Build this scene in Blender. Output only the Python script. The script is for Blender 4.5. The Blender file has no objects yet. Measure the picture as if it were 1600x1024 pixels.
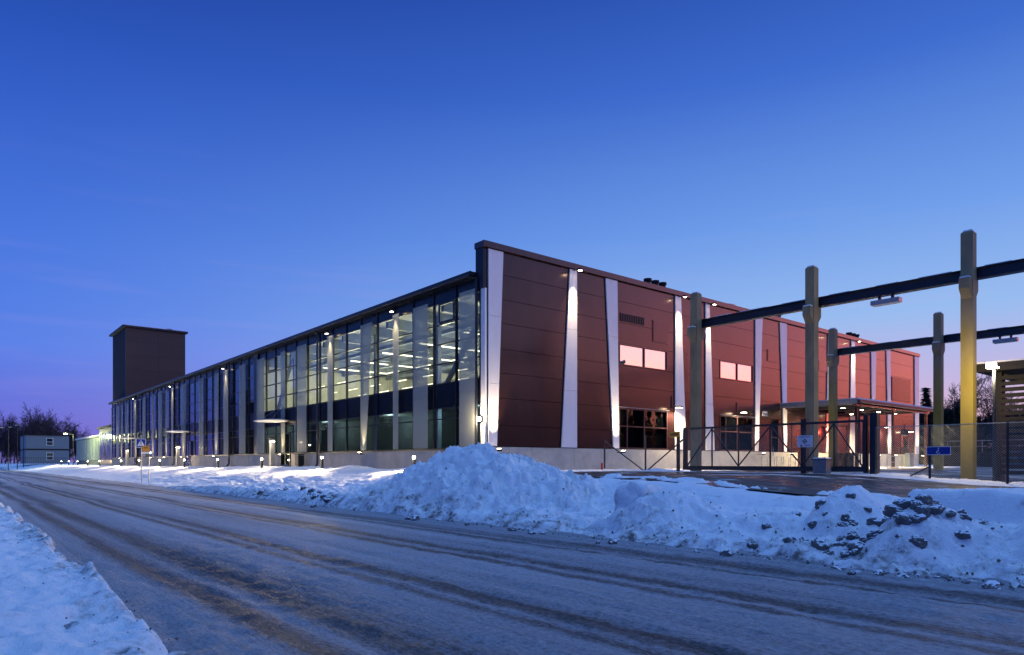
import bpy, math, random
import numpy as np
from mathutils import Vector, Matrix
random.seed(7)
S = bpy.context.scene
COL = S.collection
R = math.radians
# World axes: x = away from the road (towards the yard), y = along the road, z = up. Road surface z = 0.

# ------------------------------------------------------------------ camera
cam_d = bpy.data.cameras.new('camera'); cam = bpy.data.objects.new('camera', cam_d); COL.objects.link(cam)
cam_d.sensor_width = 36.0; cam_d.lens = 36.0 * 1067 / 1600; cam_d.shift_y = 211 / 1600.0
cam_d.clip_start = 0.1; cam_d.clip_end = 5000
cam.location = (0, 0, 1.45); cam.rotation_euler = (R(90), 0, R(-39.7))
S.camera = cam

# ------------------------------------------------------------------ sky and sun
SUNSET = R(-22)                       # bearing of the afterglow, measured from +x
W = bpy.data.worlds.new('World'); S.world = W; W.use_nodes = True
nt = W.node_tree; nt.nodes.clear()
def sl(c):
    return tuple(((v/255)/12.92 if v/255 <= .04045 else ((v/255+.055)/1.055)**2.4) for v in c) + (1,)
def wn(t, **k):
    n = nt.nodes.new(t)
    for a, b in k.items(): setattr(n, a, b)
    return n
tc = wn('ShaderNodeTexCoord'); sep = wn('ShaderNodeSeparateXYZ'); nt.links.new(tc.outputs['Generated'], sep.inputs[0])
def wmath(op, a, b=None, clamp=False):
    n = wn('ShaderNodeMath', operation=op); n.use_clamp = clamp
    for i, v in enumerate((a, b)):
        if v is None: continue
        if isinstance(v, (int, float)): n.inputs[i].default_value = v
        else: nt.links.new(v, n.inputs[i])
    return n.outputs[0]
x_, y_, z_ = sep.outputs
hor = wmath('MAXIMUM', wmath('SQRT', wmath('ADD', wmath('MULTIPLY', x_, x_), wmath('MULTIPLY', y_, y_))), 1e-4)
cosA = wmath('DIVIDE', wmath('ADD', wmath('MULTIPLY', x_, math.cos(SUNSET)), wmath('MULTIPLY', y_, math.sin(SUNSET))), hor)
elev = wmath('DIVIDE', wmath('ARCSINE', z_), math.pi/2)      # 0 horizon .. 1 zenith
def ramp(fac, stops):
    n = wn('ShaderNodeValToRGB'); cr = n.color_ramp; cr.interpolation = 'EASE' if len(stops) < 3 else 'LINEAR'
    while len(cr.elements) < len(stops): cr.elements.new(.5)
    for e, (p, c) in zip(cr.elements, stops): e.position = p; e.color = c
    nt.links.new(fac, n.inputs[0]); return n
def deg(stops, k=1.0):
    return [(max(0, min(1, d/90)), tuple(v*k for v in sl(c)[:3]) + (1,)) for d, c in stops]
rA = ramp(elev, deg([(0, (104, 98, 196)), (2.5, (92, 102, 214)), (8, (80, 124, 232)), (15, (68, 115, 222)), (24, (47, 91, 197)), (36, (24, 58, 150)), (60, (26, 60, 148)), (90, (24, 54, 138))]))
rB = ramp(elev, deg([(0, (226, 172, 190)), (3, (222, 182, 206)), (6, (196, 184, 226)), (11, (152, 188, 240)), (18, (112, 158, 234)), (28, (63, 109, 207)), (38, (33, 71, 166)), (60, (28, 62, 150)), (90, (24, 54, 138))]))
rC = ramp(elev, deg([(0, (255, 150, 100)), (3, (255, 176, 128)), (7, (255, 212, 186)), (12, (244, 200, 214)), (20, (150, 172, 230)), (30, (80, 122, 206)), (45, (34, 74, 160)), (90, (16, 40, 112))], 1.5))
def mixc(f, a, b):
    n = wn('ShaderNodeMix', data_type='RGBA'); nt.links.new(f, n.inputs[0]); nt.links.new(a, n.inputs[6]); nt.links.new(b, n.inputs[7]); return n.outputs[2]
def remap(v, a, b):
    n = wn('ShaderNodeMapRange', interpolation_type='SMOOTHSTEP'); nt.links.new(v, n.inputs[0])
    n.inputs[1].default_value = a; n.inputs[2].default_value = b; return n.outputs[0]
skyc = mixc(remap(cosA, -.55, .78), rA.outputs[0], rB.outputs[0])
skyc = mixc(remap(cosA, .85, .965), skyc, rC.outputs[0])
rD = ramp(elev, deg([(0, (255, 110, 80)), (3, (255, 132, 112)), (7, (255, 142, 138)), (11, (235, 142, 160)), (17, (150, 130, 190)), (26, (80, 110, 190)), (45, (34, 74, 160)), (90, (24, 54, 138))], 3.1))
skyc = mixc(wmath('MULTIPLY', remap(cosA, .90, 1.0), remap(elev, .30, .08)), skyc, rD.outputs[0])
# thin streaks of high cloud low in the sky
mp = wn('ShaderNodeMapping'); mp.inputs['Scale'].default_value = (2, 2, 26); nt.links.new(tc.outputs['Generated'], mp.inputs[0])
nz = wn('ShaderNodeTexNoise'); nz.inputs['Scale'].default_value = 1.6; nz.inputs['Detail'].default_value = 4; nt.links.new(mp.outputs[0], nz.inputs[0])
sm = remap(nz.outputs['Fac'], .5, .8); sm = wmath('MULTIPLY', sm, wmath('MULTIPLY', remap(elev, .3, .02), .10))
cl = wn('ShaderNodeRGB'); cl.outputs[0].default_value = sl((216, 176, 214))
skyc = mixc(sm, skyc, cl.outputs[0])
bg = wn('ShaderNodeBackground'); bg.inputs[1].default_value = 1.0; nt.links.new(skyc, bg.inputs[0])
wo = wn('ShaderNodeOutputWorld'); nt.links.new(bg.outputs[0], wo.inputs[0])
# added soft blue fill from nearly overhead, brightens the snow more than the walls
sd = bpy.data.lights.new('sun', 'SUN'); sd.energy = 1.5; sd.angle = R(100); sd.color = (.26, .54, 1.0)
so = bpy.data.objects.new('sun', sd); COL.objects.link(so)
so.rotation_euler = Vector((math.cos(SUNSET)*.20, math.sin(SUNSET)*.20, .98)).to_track_quat('Z', 'Y').to_euler()
S.view_settings.view_transform = 'Standard'; S.view_settings.look = 'None'
S.view_settings.exposure = 0.0; S.view_settings.gamma = 1.0; S.view_settings.use_curve_mapping = False
S.render.engine = 'CYCLES'
cy = S.cycles
cy.use_denoising = True; cy.max_bounces = 6; cy.diffuse_bounces = 2; cy.glossy_bounces = 3; cy.transmission_bounces = 4
cy.transparent_max_bounces = 24; cy.sample_clamp_indirect = 4.0; cy.caustics_reflective = False; cy.caustics_refractive = False
cy.use_light_tree = True

# ------------------------------------------------------------------ helpers
class MB:
    def __init__(s): s.v = []; s.f = []
    def box(s, x0, x1, y0, y1, z0, z1):
        i = len(s.v)
        s.v += [(x0,y0,z0),(x1,y0,z0),(x1,y1,z0),(x0,y1,z0),(x0,y0,z1),(x1,y0,z1),(x1,y1,z1),(x0,y1,z1)]
        s.f += [(i,i+3,i+2,i+1),(i+4,i+5,i+6,i+7),(i,i+1,i+5,i+4),(i+1,i+2,i+6,i+5),(i+2,i+3,i+7,i+6),(i+3,i,i+4,i+7)]
        return s
    def bar(s, a, b, w, h=None, up=(0,0,1)):
        """square bar from a to b"""
        h = h or w; a = Vector(a); b = Vector(b); d = (b-a).normalized(); up = Vector(up)
        if abs(d.dot(up)) > .98: up = Vector((0,1,0))
        p = d.cross(up).normalized()*w/2; q = p.cross(d).normalized()*h/2
        i = len(s.v)
        for c in (a, b): s.v += [tuple(c-p-q), tuple(c+p-q), tuple(c+p+q), tuple(c-p+q)]
        s.f += [(i,i+1,i+2,i+3),(i+7,i+6,i+5,i+4),(i,i+4,i+5,i+1),(i+1,i+5,i+6,i+2),(i+2,i+6,i+7,i+3),(i+3,i+7,i+4,i)]
        return s
    def tube(s, a, b, r0, r1=None, n=10, caps=True):
        r1 = r0 if r1 is None else r1
        a = Vector(a); b = Vector(b); d = (b-a).normalized()
        p = d.orthogonal().normalized(); q = d.cross(p); i = len(s.v)
        for c, r in ((a, r0), (b, r1)):
            for k in range(n):
                t = 2*math.pi*k/n; s.v.append(tuple(c + (p*math.cos(t)+q*math.sin(t))*r))
        for k in range(n):
            l = (k+1) % n; s.f.append((i+k, i+l, i+n+l, i+n+k))
        if caps: s.f.append(tuple(i+k for k in reversed(range(n)))); s.f.append(tuple(i+n+k for k in range(n)))
        return s
    def prism(s, pts, off):
        """polygon pts extruded by off"""
        i = len(s.v); n = len(pts); off = Vector(off)
        s.v += [tuple(p) for p in pts] + [tuple(Vector(p)+off) for p in pts]
        s.f.append(tuple(i+k for k in reversed(range(n)))); s.f.append(tuple(i+n+k for k in range(n)))
        for k in range(n):
            l = (k+1) % n; s.f.append((i+k, i+l, i+n+l, i+n+k))
        return s
    def mesh(s, name, m):
        me = bpy.data.meshes.new(name); me.from_pydata(s.v, [], s.f); me.materials.append(m)
        import bmesh as _b
        b = _b.new(); b.from_mesh(me); _b.ops.recalc_face_normals(b, faces=b.faces); b.to_mesh(me); b.free()
        return me
    def build(s, name, m, parent=None, smooth=False, loc=None):
        me = s.mesh(name, m)
        if smooth: me.polygons.foreach_set('use_smooth', [True]*len(me.polygons))
        return link(name, me, parent, loc)
def link(name, data, parent=None, loc=None):
    o = bpy.data.objects.new(name, data); COL.objects.link(o)
    if parent: o.parent = parent
    if loc: o.location = loc
    return o
def empty(name, loc=(0,0,0), rz=0):
    o = bpy.data.objects.new(name, None); COL.objects.link(o); o.location = loc; o.rotation_euler = (0,0,rz)
    o.empty_display_size = .2; return o
def tag(o, label=None, cat=None, group=None, kind=None):
    if label: o['label'] = label
    if cat: o['category'] = cat
    if group: o['group'] = group
    if kind: o['kind'] = kind
    return o
def copy_tree(o, parent=None):
    c = o.copy(); COL.objects.link(c); c.parent = parent
    for ch in list(o.children): copy_tree(ch, c)
    return c
def light(kind, name, loc, power, color=(1,.78,.5), parent=None, target=None, size=.05, angle=90, blend=.6):
    d = bpy.data.lights.new(name, kind); d.energy = power; d.color = color
    if kind in ('POINT', 'SPOT'): d.shadow_soft_size = size
    if kind == 'SPOT': d.spot_size = R(angle); d.spot_blend = blend
    o = bpy.data.objects.new(name, d); COL.objects.link(o); o.location = loc
    if target is not None: o.rotation_euler = (Vector(target)-Vector(loc)).to_track_quat('-Z', 'Y').to_euler()
    if parent: o.parent = parent
    return o
# ------------------------------------------------------------------ materials
def N(nt, t, **k):
    n = nt.nodes.new(t)
    for a, b in k.items(): setattr(n, a, b)
    return n
def newmat(name):
    m = bpy.data.materials.new(name); m.use_nodes = True
    return m, m.node_tree, m.node_tree.nodes['Principled BSDF']
def mat(name, base, rough=.6, metal=0.0, var=.15, scale=3.0, bump=0.0, bscale=40.0, stretch=(1,1,1), spec=None, coord='Object'):
    m, t, p = newmat(name)
    p.inputs['Roughness'].default_value = rough; p.inputs['Metallic'].default_value = metal
    if spec is not None: p.inputs['Specular IOR Level'].default_value = spec
    c = N(t, 'ShaderNodeTexCoord'); mpn = N(t, 'ShaderNodeMapping'); mpn.inputs['Scale'].default_value = stretch
    t.links.new(c.outputs[coord], mpn.inputs[0])
    n = N(t, 'ShaderNodeTexNoise'); n.inputs['Scale'].default_value = scale; n.inputs['Detail'].default_value = 5; n.inputs['Roughness'].default_value = .65
    t.links.new(mpn.outputs[0], n.inputs['Vector'])
    r = N(t, 'ShaderNodeValToRGB'); e = r.color_ramp.elements
    e[0].position = .28; e[1].position = .74
    e[0].color = tuple(max(0, v*(1-var)) for v in base) + (1,); e[1].color = tuple(min(1, v*(1+var)) for v in base) + (1,)
    t.links.new(n.outputs['Fac'], r.inputs[0]); t.links.new(r.outputs[0], p.inputs['Base Color'])
    if bump:
        b = N(t, 'ShaderNodeTexNoise'); b.inputs['Scale'].default_value = bscale; b.inputs['Detail'].default_value = 4
        t.links.new(mpn.outputs[0], b.inputs['Vector'])
        bn = N(t, 'ShaderNodeBump'); bn.inputs['Strength'].default_value = bump; bn.inputs['Distance'].default_value = .02
        t.links.new(b.outputs['Fac'], bn.inputs['Height']); t.links.new(bn.outputs[0], p.inputs['Normal'])
    return m
def emat(name, color, strength, base=(.8,.8,.8)):
    m, t, p = newmat(name); p.inputs['Base Color'].default_value = base + (1,)
    p.inputs['Emission Color'].default_value = color + (1,); p.inputs['Emission Strength'].default_value = strength
    return m
def glassmat(name, tint, refl, rough=.0, gcol=(1,1,1)):
    m = bpy.data.materials.new(name); m.use_nodes = True; t = m.node_tree; t.nodes.clear()
    tr = N(t, 'ShaderNodeBsdfTransparent'); tr.inputs[0].default_value = tint + (1,)
    gl = N(t, 'ShaderNodeBsdfGlossy'); gl.inputs[0].default_value = gcol + (1,); gl.inputs['Roughness'].default_value = rough
    lw = N(t, 'ShaderNodeLayerWeight'); lw.inputs[0].default_value = .5
    pw = N(t, 'ShaderNodeMath', operation='POWER'); pw.inputs[1].default_value = 5; t.links.new(lw.outputs['Facing'], pw.inputs[0])
    ad = N(t, 'ShaderNodeMath', operation='MULTIPLY_ADD'); ad.use_clamp = True; ad.inputs[1].default_value = 1-refl; ad.inputs[2].default_value = refl; t.links.new(pw.outputs[0], ad.inputs[0])
    gp_ = N(t, 'ShaderNodeNewGeometry'); wz = N(t, 'ShaderNodeTexNoise'); wz.inputs['Scale'].default_value = .9; wz.inputs['Detail'].default_value = 2; t.links.new(gp_.outputs['Position'], wz.inputs['Vector'])
    wb = N(t, 'ShaderNodeBump'); wb.inputs['Strength'].default_value = .16; wb.inputs['Distance'].default_value = .05; t.links.new(wz.outputs['Fac'], wb.inputs['Height']); t.links.new(wb.outputs[0], gl.inputs['Normal'])
    mx = N(t, 'ShaderNodeMixShader'); t.links.new(ad.outputs[0], mx.inputs[0]); t.links.new(tr.outputs[0], mx.inputs[1]); t.links.new(gl.outputs[0], mx.inputs[2])
    o = N(t, 'ShaderNodeOutputMaterial'); t.links.new(mx.outputs[0], o.inputs[0]); return m

def metal_panel(name, base, rough, metal):
    """coated sheet-metal sandwich panel: fine ribs, faint dents, streaks of dirt"""
    m, t, p = newmat(name)
    p.inputs['Roughness'].default_value = rough; p.inputs['Metallic'].default_value = metal
    g = N(t, 'ShaderNodeNewGeometry'); ob = N(t, 'ShaderNodeObjectInfo')
    mp1 = N(t, 'ShaderNodeMapping'); mp1.inputs['Scale'].default_value = (3.2, 3.2, .25); t.links.new(g.outputs['Position'], mp1.inputs[0])
    n1 = N(t, 'ShaderNodeTexNoise'); n1.inputs['Scale'].default_value = 1.0; n1.inputs['Detail'].default_value = 6; t.links.new(mp1.outputs[0], n1.inputs['Vector'])
    r = N(t, 'ShaderNodeValToRGB'); e = r.color_ramp.elements; e[0].position = .3; e[1].position = .75
    e[0].color = tuple(v*.86 for v in base) + (1,); e[1].color = tuple(v*1.12 for v in base) + (1,)
    t.links.new(n1.outputs['Fac'], r.inputs[0])
    hsv = N(t, 'ShaderNodeHueSaturation'); t.links.new(r.outputs[0], hsv.inputs['Color'])
    mr = N(t, 'ShaderNodeMapRange'); mr.inputs[3].default_value = .90; mr.inputs[4].default_value = 1.10; t.links.new(ob.outputs['Random'], mr.inputs[0]); t.links.new(mr.outputs[0], hsv.inputs['Value'])
    t.links.new(hsv.outputs[0], p.inputs['Base Color'])
    w = N(t, 'ShaderNodeTexWave', wave_type='BANDS', bands_direction='X'); w.inputs['Scale'].default_value = 6.0
    t.links.new(g.outputs['Position'], w.inputs['Vector'])
    n2 = N(t, 'ShaderNodeTexNoise'); n2.inputs['Scale'].default_value = .9; t.links.new(g.outputs['Position'], n2.inputs['Vector'])
    ad = N(t, 'ShaderNodeMath', operation='MULTIPLY_ADD'); ad.inputs[1].default_value = 4.0; t.links.new(n2.outputs['Fac'], ad.inputs[0])
    ml = N(t, 'ShaderNodeMath', operation='MULTIPLY'); ml.inputs[1].default_value = .25; t.links.new(w.outputs['Fac'], ml.inputs[0]); t.links.new(ml.outputs[0], ad.inputs[2])
    b = N(t, 'ShaderNodeBump'); b.inputs['Strength'].default_value = .12; b.inputs['Distance'].default_value = .02
    t.links.new(ad.outputs[0], b.inputs['Height']); t.links.new(b.outputs[0], p.inputs['Normal'])
    p.inputs['Coat Weight'].default_value = .35; p.inputs['Coat Roughness'].default_value = .22
    rr = N(t, 'ShaderNodeMapRange'); rr.inputs[3].default_value = rough*.8; rr.inputs[4].default_value = rough*1.25; t.links.new(n1.outputs['Fac'], rr.inputs[0]); t.links.new(rr.outputs[0], p.inputs['Roughness'])
    return m

M = {}
M['panel'] = metal_panel('brown_panel', (.050, .021, .023), .22, .6)
M['trim'] = metal_panel('brown_trim', (.065, .034, .037), .30, .5)
M['tower'] = metal_panel('tower_sheet', (.060, .034, .032), .5, .3)
M['dark'] = mat('dark_backing', (.02, .018, .02), .7, spec=.2)
M['frame'] = mat('dark_frame', (.012, .015, .022), .35, .4)
M['spandrel'] = mat('spandrel', (.006, .008, .014), .25, .0, spec=.25)
M['concrete'] = mat('plinth_concrete', (.46, .43, .37), .8, var=.22, scale=1.2, bump=.25, bscale=25)
M['post_concrete'] = mat('post_concrete', (.25, .21, .115), .85, var=.35, scale=2.0, bump=.3, bscale=18, stretch=(1,1,.35))
M['fin'] = mat('fin_white', (.80, .77, .76), .38, var=.05, scale=1.5, stretch=(3,3,.3))
M['glass'] = glassmat('facade_glass', (.80, .86, .90), .03)
M['mirror_glass'] = glassmat('strip_window_glass', (.25, .25, .28), .74, 0.01)
M['dim_glass'] = glassmat('lower_window_glass', (.42, .48, .52), .06, 0.01)
M['roof'] = mat('roof_sheet', (.025, .025, .03), .6, .1)
M['steel'] = mat('painted_steel', (.025, .030, .042), .45, .4, var=.2)
M['galv'] = mat('galvanised', (.30, .32, .34), .45, .8, var=.2, scale=6)
M['greenrail'] = mat('rail_paint', (.35, .42, .36), .5, .2)
M['white'] = mat('white_paint', (.75, .75, .75), .5, var=.06)
M['inner_white'] = mat('inner_white', (.62, .64, .60), .8, var=.08)
M['inner_grey'] = mat('inner_grey', (.20, .21, .22), .8)
M['inner_floor'] = mat('inner_floor', (.16, .16, .16), .5)
M['inner_dark'] = mat('inner_dark', (.030, .032, .040), .8)
M['inner_steel'] = mat('inner_steel', (.16, .20, .28), .5, .2)
M['red'] = mat('red_paint', (.45, .02, .02), .4)
M['blue'] = mat('sign_blue', (.006, .03, .28), .45, var=.04)
M['sign_yellow'] = mat('sign_yellow', (.62, .27, .02), .5, var=.08)
M['black'] = mat('black_print', (.012, .012, .012), .6)
M['sign_white'] = mat('sign_white', (.72, .74, .78), .5, var=.05)
M['wood'] = mat('pallet_wood', (.30, .19, .085), .8, var=.35, scale=8, bump=.3)
M['slat'] = mat('shelter_slat', (.008, .007, .007), .6, var=.3)
M['bin'] = mat('bin_plastic', (.02, .09, .15), .5)
M['bark'] = mat('bark', (.050, .036, .034), .9, var=.3, scale=5)
M['twig'] = mat('twig', (.050, .034, .038), .9, var=.25)
M['needle'] = mat('needles', (.020, .032, .022), .9, var=.4, scale=2)
M['tube'] = emat('tube_light', (1, .84, .52), 3.6)
M['warm'] = emat('warm_lens', (1, .80, .50), 40.0)
M['bolens'] = emat('bollard_lens', (1, .86, .55), 40.0)
M['redlens'] = emat('red_lens', (1, .06, .03), 14.0)
M['greenlens'] = emat('exit_lens', (.2, 1, .45), 4.0)
M['screen'] = emat('lit_poster', (1, .55, .35), 1.5)

def perforated():
    m = bpy.data.materials.new('perforated_sheet'); m.use_nodes = True; t = m.node_tree; p = t.nodes['Principled BSDF']
    p.inputs['Base Color'].default_value = (.40, .42, .36, 1); p.inputs['Roughness'].default_value = .6
    g = N(t, 'ShaderNodeNewGeometry'); w = N(t, 'ShaderNodeTexWave', wave_type='BANDS', bands_direction='Y'); w.inputs['Scale'].default_value = 4.2
    t.links.new(g.outputs['Position'], w.inputs['Vector'])
    mr = N(t, 'ShaderNodeMapRange'); mr.inputs[3].default_value = .30; mr.inputs[4].default_value = .72; t.links.new(w.outputs['Fac'], mr.inputs[0])
    tr = N(t, 'ShaderNodeBsdfTransparent'); mx = N(t, 'ShaderNodeMixShader'); t.links.new(mr.outputs[0], mx.inputs[0])
    t.links.new(p.outputs[0], mx.inputs[1]); t.links.new(tr.outputs[0], mx.inputs[2])
    t.links.new(mx.outputs[0], t.nodes['Material Output'].inputs[0]); return m
M['perf'] = perforated()

def yellow_post():
    """concrete post whose lower half is yellower, fading out unevenly upwards"""
    m, t, p = newmat('yellow_foot_post'); p.inputs['Roughness'].default_value = .8
    c = N(t, 'ShaderNodeTexCoord'); sx = N(t, 'ShaderNodeSeparateXYZ'); t.links.new(c.outputs['Object'], sx.inputs[0])
    n = N(t, 'ShaderNodeTexNoise'); n.inputs['Scale'].default_value = 2.2; n.inputs['Detail'].default_value = 7
    mp1 = N(t, 'ShaderNodeMapping'); mp1.inputs['Scale'].default_value = (1,1,.35); t.links.new(c.outputs['Object'], mp1.inputs[0]); t.links.new(mp1.outputs[0], n.inputs['Vector'])
    a = N(t, 'ShaderNodeMath', operation='MULTIPLY_ADD'); a.inputs[1].default_value = 5.0; t.links.new(n.outputs['Fac'], a.inputs[0]); t.links.new(sx.outputs[2], a.inputs[2])
    mr = N(t, 'ShaderNodeMapRange'); mr.inputs[1].default_value = 6.0; mr.inputs[2].default_value = 9.2; mr.inputs[3].default_value = 1; mr.inputs[4].default_value = 0; t.links.new(a.outputs[0], mr.inputs[0])  # yellow towards the foot, upper edge broken up by noise
    r1 = N(t, 'ShaderNodeValToRGB'); r1.color_ramp.elements[0].color = (.15, .125, .075, 1); r1.color_ramp.elements[1].color = (.29, .25, .15, 1); t.links.new(n.outputs['Fac'], r1.inputs[0])
    r2 = N(t, 'ShaderNodeValToRGB'); r2.color_ramp.elements[0].color = (.17, .135, .025, 1); r2.color_ramp.elements[1].color = (.31, .255, .05, 1); t.links.new(n.outputs['Fac'], r2.inputs[0])
    mx = N(t, 'ShaderNodeMix', data_type='RGBA'); t.links.new(mr.outputs[0], mx.inputs[0]); t.links.new(r1.outputs[0], mx.inputs[6]); t.links.new(r2.outputs[0], mx.inputs[7])
    t.links.new(mx.outputs[2], p.inputs['Base Color'])
    b = N(t, 'ShaderNodeBump'); b.inputs['Strength'].default_value = .25; b.inputs['Distance'].default_value = .02; t.links.new(n.outputs['Fac'], b.inputs['Height']); t.links.new(b.outputs[0], p.inputs['Normal'])
    return m
M['yellow_post'] = yellow_post()

def snowmat(name, dirt=.5):
    """snow with grit: dirt lies in patches of its own, thickest along the ploughed edge of the road"""
    m, t, p = newmat(name); p.inputs['Roughness'].default_value = .7; p.inputs['Specular IOR Level'].default_value = .25
    g = N(t, 'ShaderNodeNewGeometry'); sx = N(t, 'ShaderNodeSeparateXYZ'); t.links.new(g.outputs['Position'], sx.inputs[0])
    n = N(t, 'ShaderNodeTexNoise'); n.inputs['Scale'].default_value = 2.6; n.inputs['Detail'].default_value = 8; n.inputs['Roughness'].default_value = .7; t.links.new(g.outputs['Position'], n.inputs['Vector'])
    n3 = N(t, 'ShaderNodeTexNoise'); n3.inputs['Scale'].default_value = 14; n3.inputs['Detail'].default_value = 5; t.links.new(g.outputs['Position'], n3.inputs['Vector'])
    # ploughed-edge band: distance from the two road edges
    def band(edge, width):
        d = N(t, 'ShaderNodeMath', operation='SUBTRACT'); t.links.new(sx.outputs[0], d.inputs[0]); d.inputs[1].default_value = edge
        ab = N(t, 'ShaderNodeMath', operation='ABSOLUTE'); t.links.new(d.outputs[0], ab.inputs[0])
        r = N(t, 'ShaderNodeMapRange'); r.inputs[1].default_value = 0; r.inputs[2].default_value = width; r.inputs[3].default_value = .17; r.inputs[4].default_value = 0; t.links.new(ab.outputs[0], r.inputs[0]); return r.outputs[0]
    s1 = N(t, 'ShaderNodeMath', operation='MAXIMUM'); t.links.new(band(1.45, .7), s1.inputs[0]); t.links.new(band(9.6, 1.3), s1.inputs[1])
    a = N(t, 'ShaderNodeMath', operation='ADD'); t.links.new(n.outputs['Fac'], a.inputs[0]); t.links.new(s1.outputs[0], a.inputs[1])
    a2 = N(t, 'ShaderNodeMath', operation='MULTIPLY_ADD'); a2.inputs[1].default_value = .25; t.links.new(n3.outputs['Fac'], a2.inputs[0]); t.links.new(a.outputs[0], a2.inputs[2])
    r = N(t, 'ShaderNodeValToRGB'); e = r.color_ramp.elements; e[0].position = .70; e[0].color = (.86, .88, .92, 1)
    e[1].position = .92; e[1].color = (.16, .14, .13, 1)
    k = e.new(.80); k.color = (.62, .62, .64, 1)
    t.links.new(a2.outputs[0], r.inputs[0])
    t.links.new(r.outputs[0], p.inputs['Base Color'])
    b1 = N(t, 'ShaderNodeTexNoise'); b1.inputs['Scale'].default_value = 22; b1.inputs['Detail'].default_value = 6; b1.inputs['Roughness'].default_value = .7; t.links.new(g.outputs['Position'], b1.inputs['Vector'])
    b = N(t, 'ShaderNodeBump'); b.inputs['Strength'].default_value = .7; b.inputs['Distance'].default_value = .06; t.links.new(b1.outputs['Fac'], b.inputs['Height']); t.links.new(b.outputs[0], p.inputs['Normal'])
    return m
M['snow'] = snowmat('snow')
M['snowcap'] = mat('snow_cap', (.84, .87, .92), .75, var=.05, bump=.4, bscale=14)
def clodmat():
    m, t, p = newmat('dirty_snow_lump'); p.inputs['Roughness'].default_value = .85
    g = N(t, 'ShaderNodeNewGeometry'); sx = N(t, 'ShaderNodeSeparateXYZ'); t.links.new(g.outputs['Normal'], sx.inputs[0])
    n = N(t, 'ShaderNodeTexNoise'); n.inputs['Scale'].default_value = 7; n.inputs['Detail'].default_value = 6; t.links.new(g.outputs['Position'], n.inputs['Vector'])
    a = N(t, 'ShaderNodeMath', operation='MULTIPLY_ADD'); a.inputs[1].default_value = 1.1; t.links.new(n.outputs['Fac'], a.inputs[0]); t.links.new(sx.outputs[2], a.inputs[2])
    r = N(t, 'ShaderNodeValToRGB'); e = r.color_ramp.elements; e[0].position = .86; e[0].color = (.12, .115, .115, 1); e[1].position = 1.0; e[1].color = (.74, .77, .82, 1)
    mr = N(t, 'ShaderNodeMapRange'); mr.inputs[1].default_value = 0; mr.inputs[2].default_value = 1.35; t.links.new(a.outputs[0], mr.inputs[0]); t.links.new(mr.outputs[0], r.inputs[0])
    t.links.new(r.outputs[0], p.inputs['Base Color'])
    b = N(t, 'ShaderNodeBump'); b.inputs['Strength'].default_value = .6; b.inputs['Distance'].default_value = .03; t.links.new(n.outputs['Fac'], b.inputs['Height']); t.links.new(b.outputs[0], p.inputs['Normal'])
    return m
M['clod'] = clodmat()
M['old_clod'] = mat('dirty_snow', (.20, .20, .21), .85, var=.75, scale=4.5, bump=.5, bscale=25)
M['grit'] = mat('gritty_ice', (.15, .14, .14), .8, var=.7, scale=9, bump=.4)

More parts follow.
